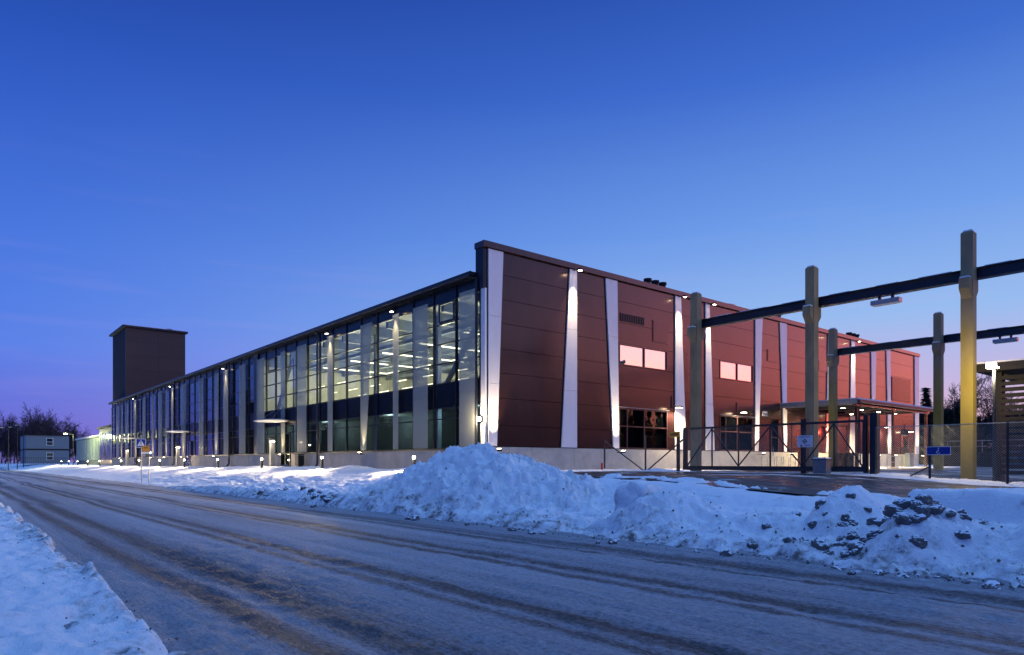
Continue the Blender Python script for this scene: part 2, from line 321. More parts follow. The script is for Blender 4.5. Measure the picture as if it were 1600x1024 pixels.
def roadmat():
    """hard-packed snow and ice over asphalt: long wheel tracks, brown slush, granular lumps"""
    m, t, p = newmat('icy_road'); p.inputs['Specular IOR Level'].default_value = .22
    g = N(t, 'ShaderNodeNewGeometry')
    def noise(scale, st, detail=6, rough=.6):
        mp1 = N(t, 'ShaderNodeMapping'); mp1.inputs['Scale'].default_value = st; t.links.new(g.outputs['Position'], mp1.inputs[0])
        n = N(t, 'ShaderNodeTexNoise'); n.inputs['Scale'].default_value = scale; n.inputs['Detail'].default_value = detail; n.inputs['Roughness'].default_value = rough
        t.links.new(mp1.outputs[0], n.inputs['Vector']); return n.outputs['Fac']
    tr = noise(1.0, (2.6, .035, 1), 5)            # tracks
    fine = noise(1.0, (15, .12, 1), 6, .75)          # streaks
    grain = noise(1.0, (26, 13, 1), 4, .75)
    patch = noise(.35, (1, .25, 1), 4)
    sx = N(t, 'ShaderNodeSeparateXYZ'); t.links.new(g.outputs['Position'], sx.inputs[0])
    # wheel paths of the two lanes are worn darkest
    wv = noise(1.0, (.0, .07, 0), 2)
    wu = N(t, 'ShaderNodeMath', operation='MULTIPLY_ADD'); wu.inputs[1].default_value = .9; t.links.new(wv, wu.inputs[0]); t.links.new(sx.outputs[0], wu.inputs[2])
    def bump_at(c, w):
        d = N(t, 'ShaderNodeMath', operation='SUBTRACT'); t.links.new(wu.outputs[0], d.inputs[0]); d.inputs[1].default_value = c+.45
        ab = N(t, 'ShaderNodeMath', operation='ABSOLUTE'); t.links.new(d.outputs[0], ab.inputs[0])
        r = N(t, 'ShaderNodeMapRange', interpolation_type='SMOOTHSTEP'); r.inputs[1].default_value = 0; r.inputs[2].default_value = w; r.inputs[3].default_value = 1; r.inputs[4].default_value = 0; t.links.new(ab.outputs[0], r.inputs[0]); return r.outputs[0]
    def mx(a, b):
        n = N(t, 'ShaderNodeMath', operation='MAXIMUM'); t.links.new(a, n.inputs[0]); t.links.new(b, n.inputs[1]); return n.outputs[0]
    paths = mx(mx(mx(bump_at(2.15, .34), bump_at(2.75, .5)), mx(bump_at(4.05, .22), bump_at(4.45, .26))), mx(mx(bump_at(6.15, .22), bump_at(6.6, .28)), mx(bump_at(8.0, .24), bump_at(8.45, .4))))
    def madd(a, k, b):
        n = N(t, 'ShaderNodeMath', operation='MULTIPLY_ADD'); t.links.new(a, n.inputs[0]); n.inputs[1].default_value = k
        if isinstance(b, float): n.inputs[2].default_value = b
        else: t.links.new(b, n.inputs[2])
        return n.outputs[0]
    h = madd(paths, .17, 0.0); h = madd(tr, .34, h); h = madd(fine, .24, h); h = madd(patch, .20, h); h = madd(grain, .55, h)
    r = N(t, 'ShaderNodeValToRGB'); e = r.color_ramp.elements
    e[0].position = .55; e[0].color = (.62, .62, .67, 1); e[1].position = .93; e[1].color = (.058, .045, .042, 1)
    k = e.new(.71); k.color = (.36, .35, .39, 1); k = e.new(.81); k.color = (.17, .148, .15, 1)
    t.links.new(h, r.inputs[0]); t.links.new(r.outputs[0], p.inputs['Base Color'])
    rr = N(t, 'ShaderNodeMapRange'); rr.inputs[1].default_value = .5; rr.inputs[2].default_value = .88; rr.inputs[3].default_value = .75; rr.inputs[4].default_value = .55; t.links.new(h, rr.inputs[0]); t.links.new(rr.outputs[0], p.inputs['Roughness'])
    gb = noise(1.0, (34, 20, 1), 5, .75)
    hb = madd(fine, .7, gb)
    b = N(t, 'ShaderNodeBump'); b.inputs['Strength'].default_value = 1.0; b.inputs['Distance'].default_value = .07; t.links.new(hb, b.inputs['Height']); t.links.new(b.outputs[0], p.inputs['Normal'])
    return m
M['road'] = roadmat()

def yardmat():
    m, t, p = newmat('wet_asphalt'); g = N(t, 'ShaderNodeNewGeometry')
    mp1 = N(t, 'ShaderNodeMapping'); mp1.inputs['Scale'].default_value = (.35, .22, 1); t.links.new(g.outputs['Position'], mp1.inputs[0])
    n = N(t, 'ShaderNodeTexNoise'); n.inputs['Scale'].default_value = 1.3; n.inputs['Detail'].default_value = 7; n.inputs['Roughness'].default_value = .6; t.links.new(mp1.outputs[0], n.inputs['Vector'])
    r = N(t, 'ShaderNodeValToRGB'); e = r.color_ramp.elements; e[0].position = .52; e[0].color = (.022, .020, .020, 1); e[1].position = .63; e[1].color = (.62, .64, .68, 1)
    k = e.new(.58); k.color = (.055, .05, .048, 1)
    t.links.new(n.outputs['Fac'], r.inputs[0]); t.links.new(r.outputs[0], p.inputs['Base Color'])
    rr = N(t, 'ShaderNodeMapRange'); rr.inputs[1].default_value = .42; rr.inputs[2].default_value = .6; rr.inputs[3].default_value = .22; rr.inputs[4].default_value = .75; t.links.new(n.outputs['Fac'], rr.inputs[0]); t.links.new(rr.outputs[0], p.inputs['Roughness'])
    b1 = N(t, 'ShaderNodeTexNoise'); b1.inputs['Scale'].default_value = 30; b1.inputs['Detail'].default_value = 4; t.links.new(g.outputs['Position'], b1.inputs['Vector'])
    b = N(t, 'ShaderNodeBump'); b.inputs['Strength'].default_value = .3; b.inputs['Distance'].default_value = .02; t.links.new(b1.outputs['Fac'], b.inputs['Height']); t.links.new(b.outputs[0], p.inputs['Normal'])
    return m
M['yard'] = yardmat(); M['yard'].node_tree.nodes['Principled BSDF'].inputs['Specular IOR Level'].default_value = .2

# ------------------------------------------------------------------ terrain
rng = np.random.RandomState(3)
PERM = rng.rand(256, 256)
def vnoise(x, y):
    xi = np.floor(x).astype(int); yi = np.floor(y).astype(int); fx = x-xi; fy = y-yi
    fx = fx*fx*fx*(fx*(fx*6-15)+10); fy = fy*fy*fy*(fy*(fy*6-15)+10)
    a = PERM[xi & 255, yi & 255]; b = PERM[(xi+1) & 255, yi & 255]; c = PERM[xi & 255, (yi+1) & 255]; d = PERM[(xi+1) & 255, (yi+1) & 255]
    return (a*(1-fx)+b*fx)*(1-fy)+(c*(1-fx)+d*fx)*fy - .5
def fbm(x, y, o=4, g=.5):
    s = 0; a = 1
    for k in range(o):
        s = s + a*vnoise(x*2**k+17.3*k, y*2**k+9.1*k); a *= g
    return s
def slabs(x, y):
    """broken plates: every cell of a jittered grid has its own height and tilt"""
    xi = np.floor(x).astype(int); yi = np.floor(y).astype(int); best = np.full(x.shape, 9.0); sec = np.full(x.shape, 9.0); val = np.zeros(x.shape)
    for dx in (-1, 0, 1):
        for dy in (-1, 0, 1):
            a = (xi+dx) & 255; b = (yi+dy) & 255
            px_ = xi+dx+PERM[a, b]; py_ = yi+dy+PERM[(a+71) & 255, (b+13) & 255]; d = np.hypot(x-px_, y-py_)
            h = PERM[(a+5) & 255, (b+99) & 255]-.5 + (x-px_)*(PERM[(a+9) & 255, b]-.5)*1.3 + (y-py_)*(PERM[a, (b+31) & 255]-.5)*1.3
            nb = d < best; sec = np.where(nb, best, np.minimum(sec, d)); val = np.where(nb, h, val); best = np.where(nb, d, best)
    return val - .35*np.clip(1-(sec-best)/.16, 0, 1)
def ss(a, b, x):
    t = np.clip((x-a)/(b-a), 0, 1); return t*t*(3-2*t)
def yard_z(v): return .70 + .35*ss(5, 13, v)
def height(u, v):
    u = np.asarray(u, float); v = np.asarray(v, float)
    near = np.exp(-np.maximum(0, v-20)/30)
    lump = fbm(u*1.3, v*1.3, 5, .55); fine = fbm(u*5, v*5, 3, .6)
    blk = slabs(u*2.6+.6*lump, v*2.6+.6*fine); blk2 = slabs(u*6.1+3, v*6.1+.8*fine)
    # left verge
    el = 1.42 + .22*fbm(v*.9, v*0+3, 4) 
    foot = np.minimum(0, fbm(u*3.1+7, v*2.2, 3, .6)+.12)
    left = .10 + .07*lump + .07*fine*near + .15*foot*near + .10*np.clip((el-u)*.5, 0, 3) + .05*np.exp(-((u-el+.12)/.12)**2)*(.5+fine)
    left = np.where(u < -3, .35 + .25*lump + .02*(-3-u), left)
    wl = ss(el+.10, el-.10, u)
    # right side: level of the ground behind the bank
    back = np.where(v > 23, 1.06, yard_z(v)*.98)
    wv = ss(20, 25, v)
    back = yard_z(v)*(1-wv) + 1.06*wv - .06
    er = 9.5 + .35*fbm(v*.7, v*0+8, 4)
    rise = np.clip((u-er)/(4.4+2.8*ss(23, 29, v)), 0, 1)
    slope = back*ss(0, 1, rise)*1.0
    # far verge: lumpy drift at the foot of the wall, shallow slope down to the road
    drift = (.16+.22*vnoise(v*.33, v*0+2))*np.exp(-((u-18.3)/1.1)**2)*ss(24, 28, v)*(1-ss(54, 60, v))
    edgebank = ((.10+.26*ss(9.5, 13, v))*np.exp(-((u-er-.9)/.75)**2))*(1-ss(30, 48, v))
    # ploughed bank by the yard entrance
    bankp = .58*ss(er-.15, er+2.1, u)
    bankf = 1-ss(12.6, 13.8, u)
    bank = np.where(v < 10.2, bankp*bankf, 0)*(1-ss(9.4, 10.4, v))
    bank = bank*(.90+.24*vnoise(v*.8, u*.6+4))
    h = np.maximum(slope*ss(9.5, 18, u)**.3, 0) + drift + edgebank
    h = np.maximum(h, bank)
    # plateau of older snow with a cut edge
    plat = 1.0*ss(11.9, 12.5, u)*(1-ss(15, 16.2, u))*(1-ss(4.55, 4.72, v))
    h = np.maximum(h, plat)
    # clod mound
    d = np.sqrt(((u-10.95)/1.25)**2+((v-3.75)/1.15)**2); h = np.maximum(h, .84*np.clip(1-d**1.4, 0, 1))
    d = np.sqrt(((u-12.0)/.8)**2+((v-5.35)/.5)**2); h = np.maximum(h, 1.0*np.clip(1.02-.35*d*d, 0, 1)*(d < 1.3))
    # chunk with a sheer end
    d = np.sqrt(((u-11.4)/1.35)**2+((v-8.75)/1.5)**2); h = np.maximum(h, .80*np.clip(1.05-d*d*.9, 0, 1)*(1-ss(9.25, 9.38, v+.12*(u-11.4))))
    # big heap
    dv = np.where(v > 16.9, (v-16.9)/6.4, (16.9-v)/6.9); du = np.where(u < 12.6, (12.6-u)/3.3, (u-12.6)/3.6)
    d = np.sqrt(dv*dv+du*du); pk = 2.12*np.clip(1-d, 0, 1)**.95
    pk = pk + (.15*lump+.06*fine+.03*fbm(u*14, v*14, 2)+.085*blk+.05*blk2)*np.clip(pk*2, 0, 1); h = np.maximum(h, pk)
    snowy = ss(er-.1, er+.35, u)*(1-ss(24, 28, u)*.7)*(1-(ss(14, 15, u)*(1-ss(21, 24, v))))
    snowy = snowy*(1-.55*ss(10.8, 12.2, u)*(1-ss(10, 12, v)))
    h = h + snowy*(.12*lump*near+.05*fine*near + .05*lump + .03*fbm(u*14, v*14, 2)*near + (.09*blk+.055*blk2)*near*(1-ss(11.6, 13.5, u)*ss(24, 20, v)*.0)*(1-.85*ss(11.5, 13.5, u)*(1-ss(8, 10, v)))*(1-.6*ss(13, 16, u)))
    # yard and inner ground
    flat = ss(12.9, 14.1, u)*(1-ss(22.6, 24.6, v)); yz = yard_z(v)-.05 + .02*lump
    yz = yz + np.clip(.035+.30*lump+.1*fine, 0, .13)*np.exp(-((u-14.7-.9*fbm(v*.5, v*0+1, 3))/.6)**2)
    yz = yz + (.14+.10*lump+.05*fine)*np.exp(-((u-26.3)/.75)**2)*(1-.75*ss(10.5, 12, v)*(1-ss(19, 20, v)))
    h = h*(1-flat) + np.maximum(yz, np.where(u < 15.6, h*(1-ss(14.0, 15.6, u)), 0))*flat
    inn = ss(19.0, 20.2, u)*ss(22, 24, v); h = h*(1-inn) + (1.06+.03*lump)*inn
    # road bed
    wr = ss(er-.12, er+.25, u)
    z = left*wl + (1-wl)*(h*wr + (-.07)*(1-wr))
    far = ss(150, 260, np.maximum(np.abs(u), v)); roadlike = (1-wl)*(1-wr)
    z = z*(1-far) + far*(1.15 + .3*fbm(u*.01, v*.01, 3))*(1-roadlike) + far*roadlike*-.07
    return z
def lines(segs):
    out = []
    for a, b, st in segs: out += list(np.arange(a, b-1e-6, st))
    return np.array(out+[segs[-1][1]])
def sheet(name, us, vs, f, m, smooth=True):
    U, V = np.meshgrid(us, vs, indexing='ij'); Z = f(U, V); nu, nv = U.shape
    co = np.stack([U, V, Z], -1).reshape(-1, 3)
    idx = np.arange(nu*nv).reshape(nu, nv)
    q = np.stack([idx[:-1,:-1], idx[1:,:-1], idx[1:,1:], idx[:-1,1:]], -1).reshape(-1, 4)
    me = bpy.data.meshes.new(name); me.vertices.add(len(co)); me.vertices.foreach_set('co', co.ravel())
    me.loops.add(q.size); me.loops.foreach_set('vertex_index', q.ravel().astype(np.int32))
    me.polygons.add(len(q)); me.polygons.foreach_set('loop_start', np.arange(0, q.size, 4, dtype=np.int32))
    me.polygons.foreach_set('use_smooth', np.ones(len(q), bool)); me.materials.append(m); me.update(calc_edges=True); me.validate()
    return link(name, me)
us = lines([(-900,-200,100),(-200,-40,20),(-40,-4,3),(-4,0,.5),(0,1.8,.035),(1.8,9.0,.9),(9.0,14.5,.055),(14.5,20,.11),(20,30,.4),(30,80,3),(80,200,15),(200,900,100)])
vs = lines([(-600,-100,100),(-100,-10,10),(-10,1,.5),(1,12,.055),(12,24,.085),(24,40,.2),(40,70,.5),(70,140,1.5),(140,300,10),(300,1500,100)])
tag(sheet('snow_ground', us, vs, height, M['snow']), kind='structure')
def road_h(u, v):
    rut = -.022*(np.exp(-((u-2.6)/.5)**2)+np.exp(-((u-4.2)/.4)**2)+np.exp(-((u-6.5)/.4)**2)+np.exp(-((u-8.4)/.4)**2))
    n = .02*fbm(u*2.2, v*.35, 3)+.028*fbm(u*7, v*3.5, 3, .7)*np.exp(-np.maximum(0, v-8)/14)
    return .012 + rut + n*ss(0, 6, 60-v)
tag(sheet('road', lines([(.8, 10.4, .06)]), lines([(-60,0,5),(0,12,.07),(12,25,.14),(25,50,.5),(50,140,4),(140,900,40)]), road_h, M['road']), kind='structure')
def drive_h(u, v): return yard_z(v)-.02 + .015*fbm(u*.5, v*.5, 2)
tag(sheet('driveway', lines([(14.3, 25.3, .5)]), lines([(-40, 0, 5), (0, 22.2, .5)]), drive_h, M['yard']), kind='structure')
tag(sheet('yard', lines([(27.3, 46, .6),(46, 78, 4)]), lines([(-60,0,5),(0,20.4,.6)]), drive_h, M['yard']), kind='structure')

# ploughed lumps of snow: the larger ones are objects, the crumbs one mass
def rock(seed, rough=.30, sub=3):
    import bmesh
    b = bmesh.new(); bmesh.ops.create_icosphere(b, subdivisions=sub, radius=1)
    rr = random.Random(seed); off = Vector((rr.random()*50, rr.random()*50, rr.random()*50))
    from mathutils import noise
    for v in b.verts:
        n = noise.noise(v.co*1.1+off)*rough*1.3 + noise.noise(v.co*2.7+off)*rough*.8 + noise.noise(v.co*6+off)*rough*.3
        v.co *= 1+n
        v.co.z *= .9
    me = bpy.data.meshes.new('lump'); b.to_mesh(me); b.free(); return me
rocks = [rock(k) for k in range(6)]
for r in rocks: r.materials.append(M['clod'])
rr = random.Random(11)
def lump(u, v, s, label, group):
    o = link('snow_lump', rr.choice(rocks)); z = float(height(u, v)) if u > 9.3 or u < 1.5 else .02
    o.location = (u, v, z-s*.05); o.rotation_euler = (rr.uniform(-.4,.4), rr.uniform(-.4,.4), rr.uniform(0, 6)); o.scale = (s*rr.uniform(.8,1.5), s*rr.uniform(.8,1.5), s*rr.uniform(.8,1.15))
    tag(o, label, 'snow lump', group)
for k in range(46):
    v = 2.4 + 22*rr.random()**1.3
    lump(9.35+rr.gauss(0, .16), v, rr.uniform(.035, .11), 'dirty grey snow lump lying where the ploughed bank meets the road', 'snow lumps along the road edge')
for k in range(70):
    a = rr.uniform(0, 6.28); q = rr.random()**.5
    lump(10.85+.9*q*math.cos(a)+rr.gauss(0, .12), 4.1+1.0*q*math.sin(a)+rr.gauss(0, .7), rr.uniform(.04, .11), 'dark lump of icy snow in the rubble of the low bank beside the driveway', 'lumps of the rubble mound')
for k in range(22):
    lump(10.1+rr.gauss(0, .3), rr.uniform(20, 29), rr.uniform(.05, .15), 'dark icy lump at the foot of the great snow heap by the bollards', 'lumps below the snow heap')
def snow_block(u, v, sx, sy, sz, rz, label):
    import bmesh
    from mathutils import noise
    b = bmesh.new(); bmesh.ops.create_cube(b, size=1); bmesh.ops.subdivide_edges(b, edges=b.edges[:], cuts=9, use_grid_fill=True)
    for w in b.verts:
        p = Vector((w.co.x*sx, w.co.y*sy, w.co.z*sz)); p.x *= 1-.35*(w.co.z+.5); q = p*3.1+Vector((u, v, 0))
        p += Vector((noise.noise(q), noise.noise(q+Vector((9,0,0))), noise.noise(q+Vector((0,9,0)))))*.12
        p += Vector((noise.noise(q*3), noise.noise(q*3+Vector((9,0,0))), noise.noise(q*3+Vector((0,9,0)))))*.045
        w.co = p
    me = bpy.data.meshes.new('snow_block'); b.to_mesh(me); b.free(); me.materials.append(M['snow']); me.polygons.foreach_set('use_smooth', [True]*len(me.polygons))
    o = link('snow_block', me); o.location = (u, v, float(height(u, v))-sz*.16); o.rotation_euler = (0, .05, rz); tag(o, label, 'snow block')
snow_block(11.05, 9.2, 1.0, .6, .8, .15, 'upright block of cut snow with a sheer dark end beside the great heap')
mb = MB()
for k in range(1800):
    t = rr.random()
    if t < .5: u, v = 9.45+abs(rr.gauss(0, .7))-.2, 2+34*rr.random()**1.5
    elif t < .65: u, v = 1.35-abs(rr.gauss(0, .35))+.12, 4+20*rr.random()**1.3
    elif t < .85: u, v = rr.gauss(12.2, 1.5), rr.gauss(15.5, 3.2)
    else: u, v = rr.gauss(10.8, .9), rr.gauss(4.5, 2.2)
    if 1.6 < u < 9.15: continue
    s = .006+.028*rr.random()**3 if not .5 <= t < .65 else .004+.012*rr.random()**2
    z = max(float(height(u, v)), .01); c = Vector((u, v, z+s*.3)); i = len(mb.v)
    for d in ((1,0,0),(0,1,0),(-1,0,0),(0,-1,0),(0,0,.9),(0,0,-.9)):
        mb.v.append(tuple(c+Vector(d)*s*rr.uniform(.6, 1.4)))
    mb.f += [(i,i+1,i+4),(i+1,i+2,i+4),(i+2,i+3,i+4),(i+3,i,i+4),(i+1,i,i+5),(i+2,i+1,i+5),(i+3,i+2,i+5),(i,i+3,i+5)]
tag(mb.build('snow_crumbs', M['grit']), 'gritty crumbs of ice and dirt scattered on the snow banks', 'snow crumbs', kind='stuff')

# ------------------------------------------------------------------ the hall
UF, VR = 20.06, 26.23           # plane of the glazed front, plane of the brown end wall
V1, U1 = 121.6, 73.83
Z0, ZP, ZT = 1.0, 2.22, 11.84
hall = tag(empty('industrial_hall', (UF, VR, Z0)), 'long industrial hall with glazed front, brown metal end wall and white tapering fins', 'building')
inv = Matrix.Translation((-UF, -VR, -Z0))
def part(mb, name, m, parent=None, smooth=False):
    o = mb.build(name, m, None, smooth); o.parent = parent or hall
    if parent is None: o.matrix_parent_inverse = inv
    return o
# end wall: backing, plinth slabs, panels
ROWS = [ZP+.02, 3.28, 4.62, 5.86, 7.05, 8.32, 9.5, 10.72, ZT]
FT = [(20.24,21.16),(25.75,26.28),(28.56,29.53),(34.91,35.47),(38.1,38.53),(44.1,45.03),(47.46,48.42),(55.0,55.43),(59.11,59.78),(62.99,64.04),(66.23,67.07),(72.78,73.83)]
FB = [(20.24,20.76),(25.13,26.28),(29.2,29.69),(34.91,36.02),(38.17,39.1),(44.1,44.48),(48.05,48.42),(54.66,55.43),(58.87,59.9),(63.25,63.58),(66.65,67.3),(72.93,73.83)]
part(MB().box(UF+.12, U1-.05, VR+.14, VR+.40, Z0, 7.06).box(UF+.12, U1-.05, VR+.14, VR+.40, 8.31, 12.05).box(UF+.12, 29.7, VR+.14, VR+.4, 7.06, 8.31).box(34.25, 39.75, VR+.14, VR+.4, 7.06, 8.31).box(43.95, U1-.05, VR+.14, VR+.4, 7.06, 8.31), 'end_wall', M['dark'])
edges = [UF+.02] + [(FT[k][0]+FT[k][1]+FB[k][0]+FB[k][1])/4 for k in range(1, 11)] + [U1-.02]
HOLES = [(29.75,34.19,7.05,8.32),(39.8,43.9,7.05,8.32),(29.75,34.19,ZP+.02,4.62),(39.8,43.9,ZP+.02,4.62),(46.3,47.35,0,4.3),(49.3,52.6,0,4.62),(55.9,58.6,0,4.62),(69.6,71.4,0,4.1)]
for k in range(len(edges)-1):
    for j in range(len(ROWS)-1):
        a, b = edges[k], edges[k+1]; spans = [(a, b)]
        zm = (ROWS[j]+ROWS[j+1])/2
        for (p, q, z0, z1) in HOLES:
            if z0 < zm < z1:
                nsp = []
                for (c, d) in spans:
                    if q <= c or p >= d: nsp.append((c, d)); continue
                    if p-c > .1: nsp.append((c, p))
                    if d-q > .1: nsp.append((q, d))
                spans = nsp
        for (c, d) in spans:
            if d-c > 9: spans2 = [(c, (c+d)/2), ((c+d)/2, d)]
            else: spans2 = [(c, d)]
            for (c, d) in spans2:
                part(MB().box(c+.012, d-.012, VR, VR+.10, ROWS[j]+.011, ROWS[j+1]-.011), 'wall_panel', M['panel'])
# concrete plinth slabs
pu = UF+.03
while pu < U1:
    q = min(pu+3.0, U1)
    if not any(p < (pu+q)/2 < r and z0 == 0 for (p, r, z0, z1) in HOLES):
        part(MB().box(pu+.008, q-.008, VR-.05, VR+.12, Z0-.3, ZP-.005), 'plinth_slab', M['concrete'])
    pu = q
pv = VR+.35
while pv < V1:
    q = min(pv+4.1, V1); part(MB().box(UF-.06, UF+.16, pv+.008, q-.008, Z0-.4, 2.12), 'plinth_slab', M['concrete']); pv = q
# parapet frame
part(MB().box(UF-.16, U1+.12, VR-.16, VR+.62, ZT+.02, 12.15), 'parapet_cap', M['trim'])
part(MB().box(UF-.10, UF+.015, VR-.012, VR+.60, 9.91, ZT+.015), 'parapet_end', M['frame'])
part(MB().box(U1-.02, U1+.1, VR-.02, VR+14, Z0, ZT), 'far_end_wall', M['panel'])
part(MB().box(UF-.015, UF+.10, VR-.03, VR+.34, 2.16, 9.9), 'corner_return', M['fin'])
# tapering fins on the end wall, each of three sheets
for k in range(12):
    (a, b), (c, d) = FT[k], FB[k]
    zs = [ZP+.03, 5.3, 8.6, ZT-.02]
    for j in range(3):
        def xs(z):
            w = (z-zs[0])/(zs[3]-zs[0]); return c+(a-c)*w, d+(b-d)*w
        z0, z1 = zs[j]+.006, zs[j+1]-.006; p0, q0 = xs(z0); p1, q1 = xs(z1)
        part(MB().prism([(p0,VR-.085,z0),(q0,VR-.085,z0),(q1,VR-.085,z1),(p1,VR-.085,z1)], (0,.075,0)), 'tapered_fin', M['fin'])
    # dark shadow-gap trim beside the fin
    part(MB().prism([(c-.06,VR-.03,ZP+.03),(c-.012,VR-.03,ZP+.03),(a-.012,VR-.03,ZT-.02),(a-.06,VR-.03,ZT-.02)], (0,.025,0)), 'fin_trim', M['frame'])
def window(u0, u1, z0, z1, cols, rows, g, frame='trim', w=.07):
    fr = MB()
    fr.box(u0, u1, VR-.035, VR+.11, z0, z0+w).box(u0, u1, VR-.035, VR+.11, z1-w, z1)
    fr.box(u0, u0+w, VR-.035, VR+.11, z0+w, z1-w).box(u1-w, u1, VR-.035, VR+.11, z0+w, z1-w)
    cx = [u0+w/2]+list(cols)+[u1-w/2]; rz = [z0+w/2]+list(rows)+[z1-w/2]
    for c in cols: fr.box(c-w/2, c+w/2, VR-.03, VR+.10, z0+w, z1-w)
    for r in rows:
        for i in range(len(cx)-1): fr.box(cx[i]+w/2, cx[i+1]-w/2, VR-.025, VR+.10, r-w/2, r+w/2)
    f = part(fr, 'window', M[frame])
    for i in range(len(cx)-1):
        for j in range(len(rz)-1):
            MB().box(cx[i]+w/2-.003, cx[i+1]-w/2+.003, VR+.045, VR+.057, rz[j]+w/2-.003, rz[j+1]-w/2+.003).build('pane', M[g], f)
    return f
window(29.75, 34.19, 7.06, 8.31, [32.0], [], 'mirror_glass')
window(39.8, 43.9, 7.06, 8.31, [41.9], [], 'mirror_glass')
window(29.75, 34.19, ZP+.03, 4.61, [30.45, 32.0], [3.55], 'dim_glass')
window(39.8, 43.9, ZP+.03, 4.61, [40.5, 41.9], [3.55], 'dim_glass')
for (a, b) in ((29.7, 34.25), (39.75, 43.95)):
    part(MB().box(a, b, VR+3.2, VR+3.3, ZP, 8.4), 'room_wall', M['inner_grey']); part(MB().box(a, b, VR+.42, VR+3.2, 4.75, 4.95), 'room_floor', M['inner_grey'])
    o = part(MB().box(a-.05, b+.05, VR-.10, VR-.005, 4.625, 4.66), 'window_flashing', M['galv'])
# louvre, hatches
lv = part(MB().box(29.8, 32.05, VR-.012, VR-.002, 9.55, 10.1), 'vent_louvre', M['trim'])
for k in range(14): MB().box(29.86+k*.155, 29.94+k*.155, VR-.05, VR-.013, 9.6, 10.05).build('louvre_blade', M['frame'], lv)
def hatch(u0, u1, z0, z1):
    h = part(MB().box(u0, u1, VR-.035, VR-.002, z0, z1), 'wall_hatch', M['trim']); w = .07
    MB().box(u0+w, u1-w, VR-.05, VR-.036, z0+w, z1-w).build('hatch_panel', M['panel'], h)
hatch(32.75, 34.25, 8.72, 10.05); hatch(45.76, 47.3, 8.78, 9.68); hatch(53.4, 54.8, 8.75, 9.62)
lv = part(MB().box(67.45, 71.9, VR-.02, VR-.002, 7.2, 9.45), 'far_louvre', M['trim'])
for k in range(18): MB().box(67.5+k*.243, 67.65+k*.243, VR-.09, VR-.021, 7.25, 9.4).build('louvre_blade', M['panel'], lv)
# doors of the end wall
def door(u0, u1, z1, kind):
    fr = part(MB().box(u0, u0+.09, VR-.03, VR+.12, Z0+.05, z1).box(u1-.09, u1, VR-.03, VR+.12, Z0+.05, z1).box(u0+.09, u1-.09, VR-.03, VR+.12, z1-.1, z1), 'door', M['frame'])
    if kind == 'roller':
        n = int((z1-1.15)/.28)
        for k in range(n): MB().box(u0+.09, u1-.09, VR+.02+(.012 if k % 2 else 0), VR+.06, 1.1+k*.28+.01, 1.1+(k+1)*.28-.01).build('door_slat', M['panel'], fr)
    elif kind == 'glass':
        MB().box(u0+.1, u1-.1, VR+.05, VR+.062, 1.12, z1-.11).build('pane', M['dim_glass'], fr)
        MB().box(u0+.1, u1-.1, VR+.03, VR+.07, 3.25, 3.34).build('transom', M['frame'], fr)
        MB().tube((u0+.2, VR-.06, 1.9), (u0+.2, VR-.06, 2.6), .02).build('handle', M['galv'], fr)
    else:
        MB().box(u0+.1, u1-.1, VR+.03, VR+.07, 1.1, 2.9).build('door_leaf', M['frame'], fr)
        MB().box(u0+.1, u1-.1, VR+.04, VR+.055, 2.92, z1-.11).build('pane', M['dim_glass'], fr)
    return fr
door(46.3, 47.35, 4.3, 'glass'); door(49.3, 52.6, 4.6, 'roller'); door(55.9, 58.6, 4.6, 'roller'); door(69.6, 71.4, 4.1, 'leaf')
def text(s, size, m, depth=.01):
    cu = bpy.data.curves.new('t', 'FONT'); cu.body = s; cu.size = size; cu.extrude = depth/2; cu.align_x = 'CENTER'; cu.align_y = 'CENTER'
    o = bpy.data.objects.new('t', cu); COL.objects.link(o); bpy.context.view_layer.update()
    me = bpy.data.meshes.new_from_object(o.evaluated_get(bpy.context.evaluated_depsgraph_get())); bpy.data.objects.remove(o)
    me.materials.clear(); me.materials.append(m); return me
nm = link('house_number', text('122', .5, M['white'], .03), hall); nm.matrix_parent_inverse = inv; nm.location = (45.4, VR-.03, 4.95); nm.rotation_euler = (R(90), 0, 0)
# roof, eave, gutter, chimneys
part(MB().box(UF-.33, U1, VR+.66, V1+.5, 10.62, 10.78), 'roof', M['roof'])
part(MB().box(UF-.38, UF-.332, VR+.66, V1+.55, 10.50, 10.80), 'roof_edge', M['frame'])
part(MB().box(UF-.33, UF+.02, VR+.66, V1+.4, 10.50, 10.60), 'soffit', M['frame'])
part(MB().tube((UF-.46, VR+.7, 10.58), (UF-.46, V1+.5, 10.58), .075, n=8), 'gutter', M['steel'])
for c in (34.09, 48.5, 62.2):
    for k in range(3):
        o = part(MB().tube((c+.2+k*.75, VR+1.6, 10.78), (c+.2+k*.75, VR+1.6, 12.95), .2, n=12), 'vent_pipe', M['dark'])
        MB().tube((c+.2+k*.75, VR+1.6, 12.951), (c+.2+k*.75, VR+1.6, 13.1), .26, n=12).build('pipe_cowl', M['dark'], o)
part(MB().tube((49.6, VR+6.5, 10.78), (49.6, VR+6.5, 14.4), 1.35, n=28), 'exhaust_stack', M['galv'], smooth=False)
for vd in (44.96, 64.08, 83.44, 102.74):
    part(MB().tube((UF-.24, vd, 10.45), (UF-.24, vd, 1.35), .075, n=10).tube((UF-.24, vd, 1.35), (UF-.42, vd, 1.12), .075, n=10).bar((UF-.45, vd, 10.5), (UF-.24, vd, 10.3), .1), 'downpipe', M['steel'])
part(MB().tube((UF-.16, 26.68, 10.4), (UF-.16, 26.68, 1.3), .07, n=10), 'downpipe', M['steel'])

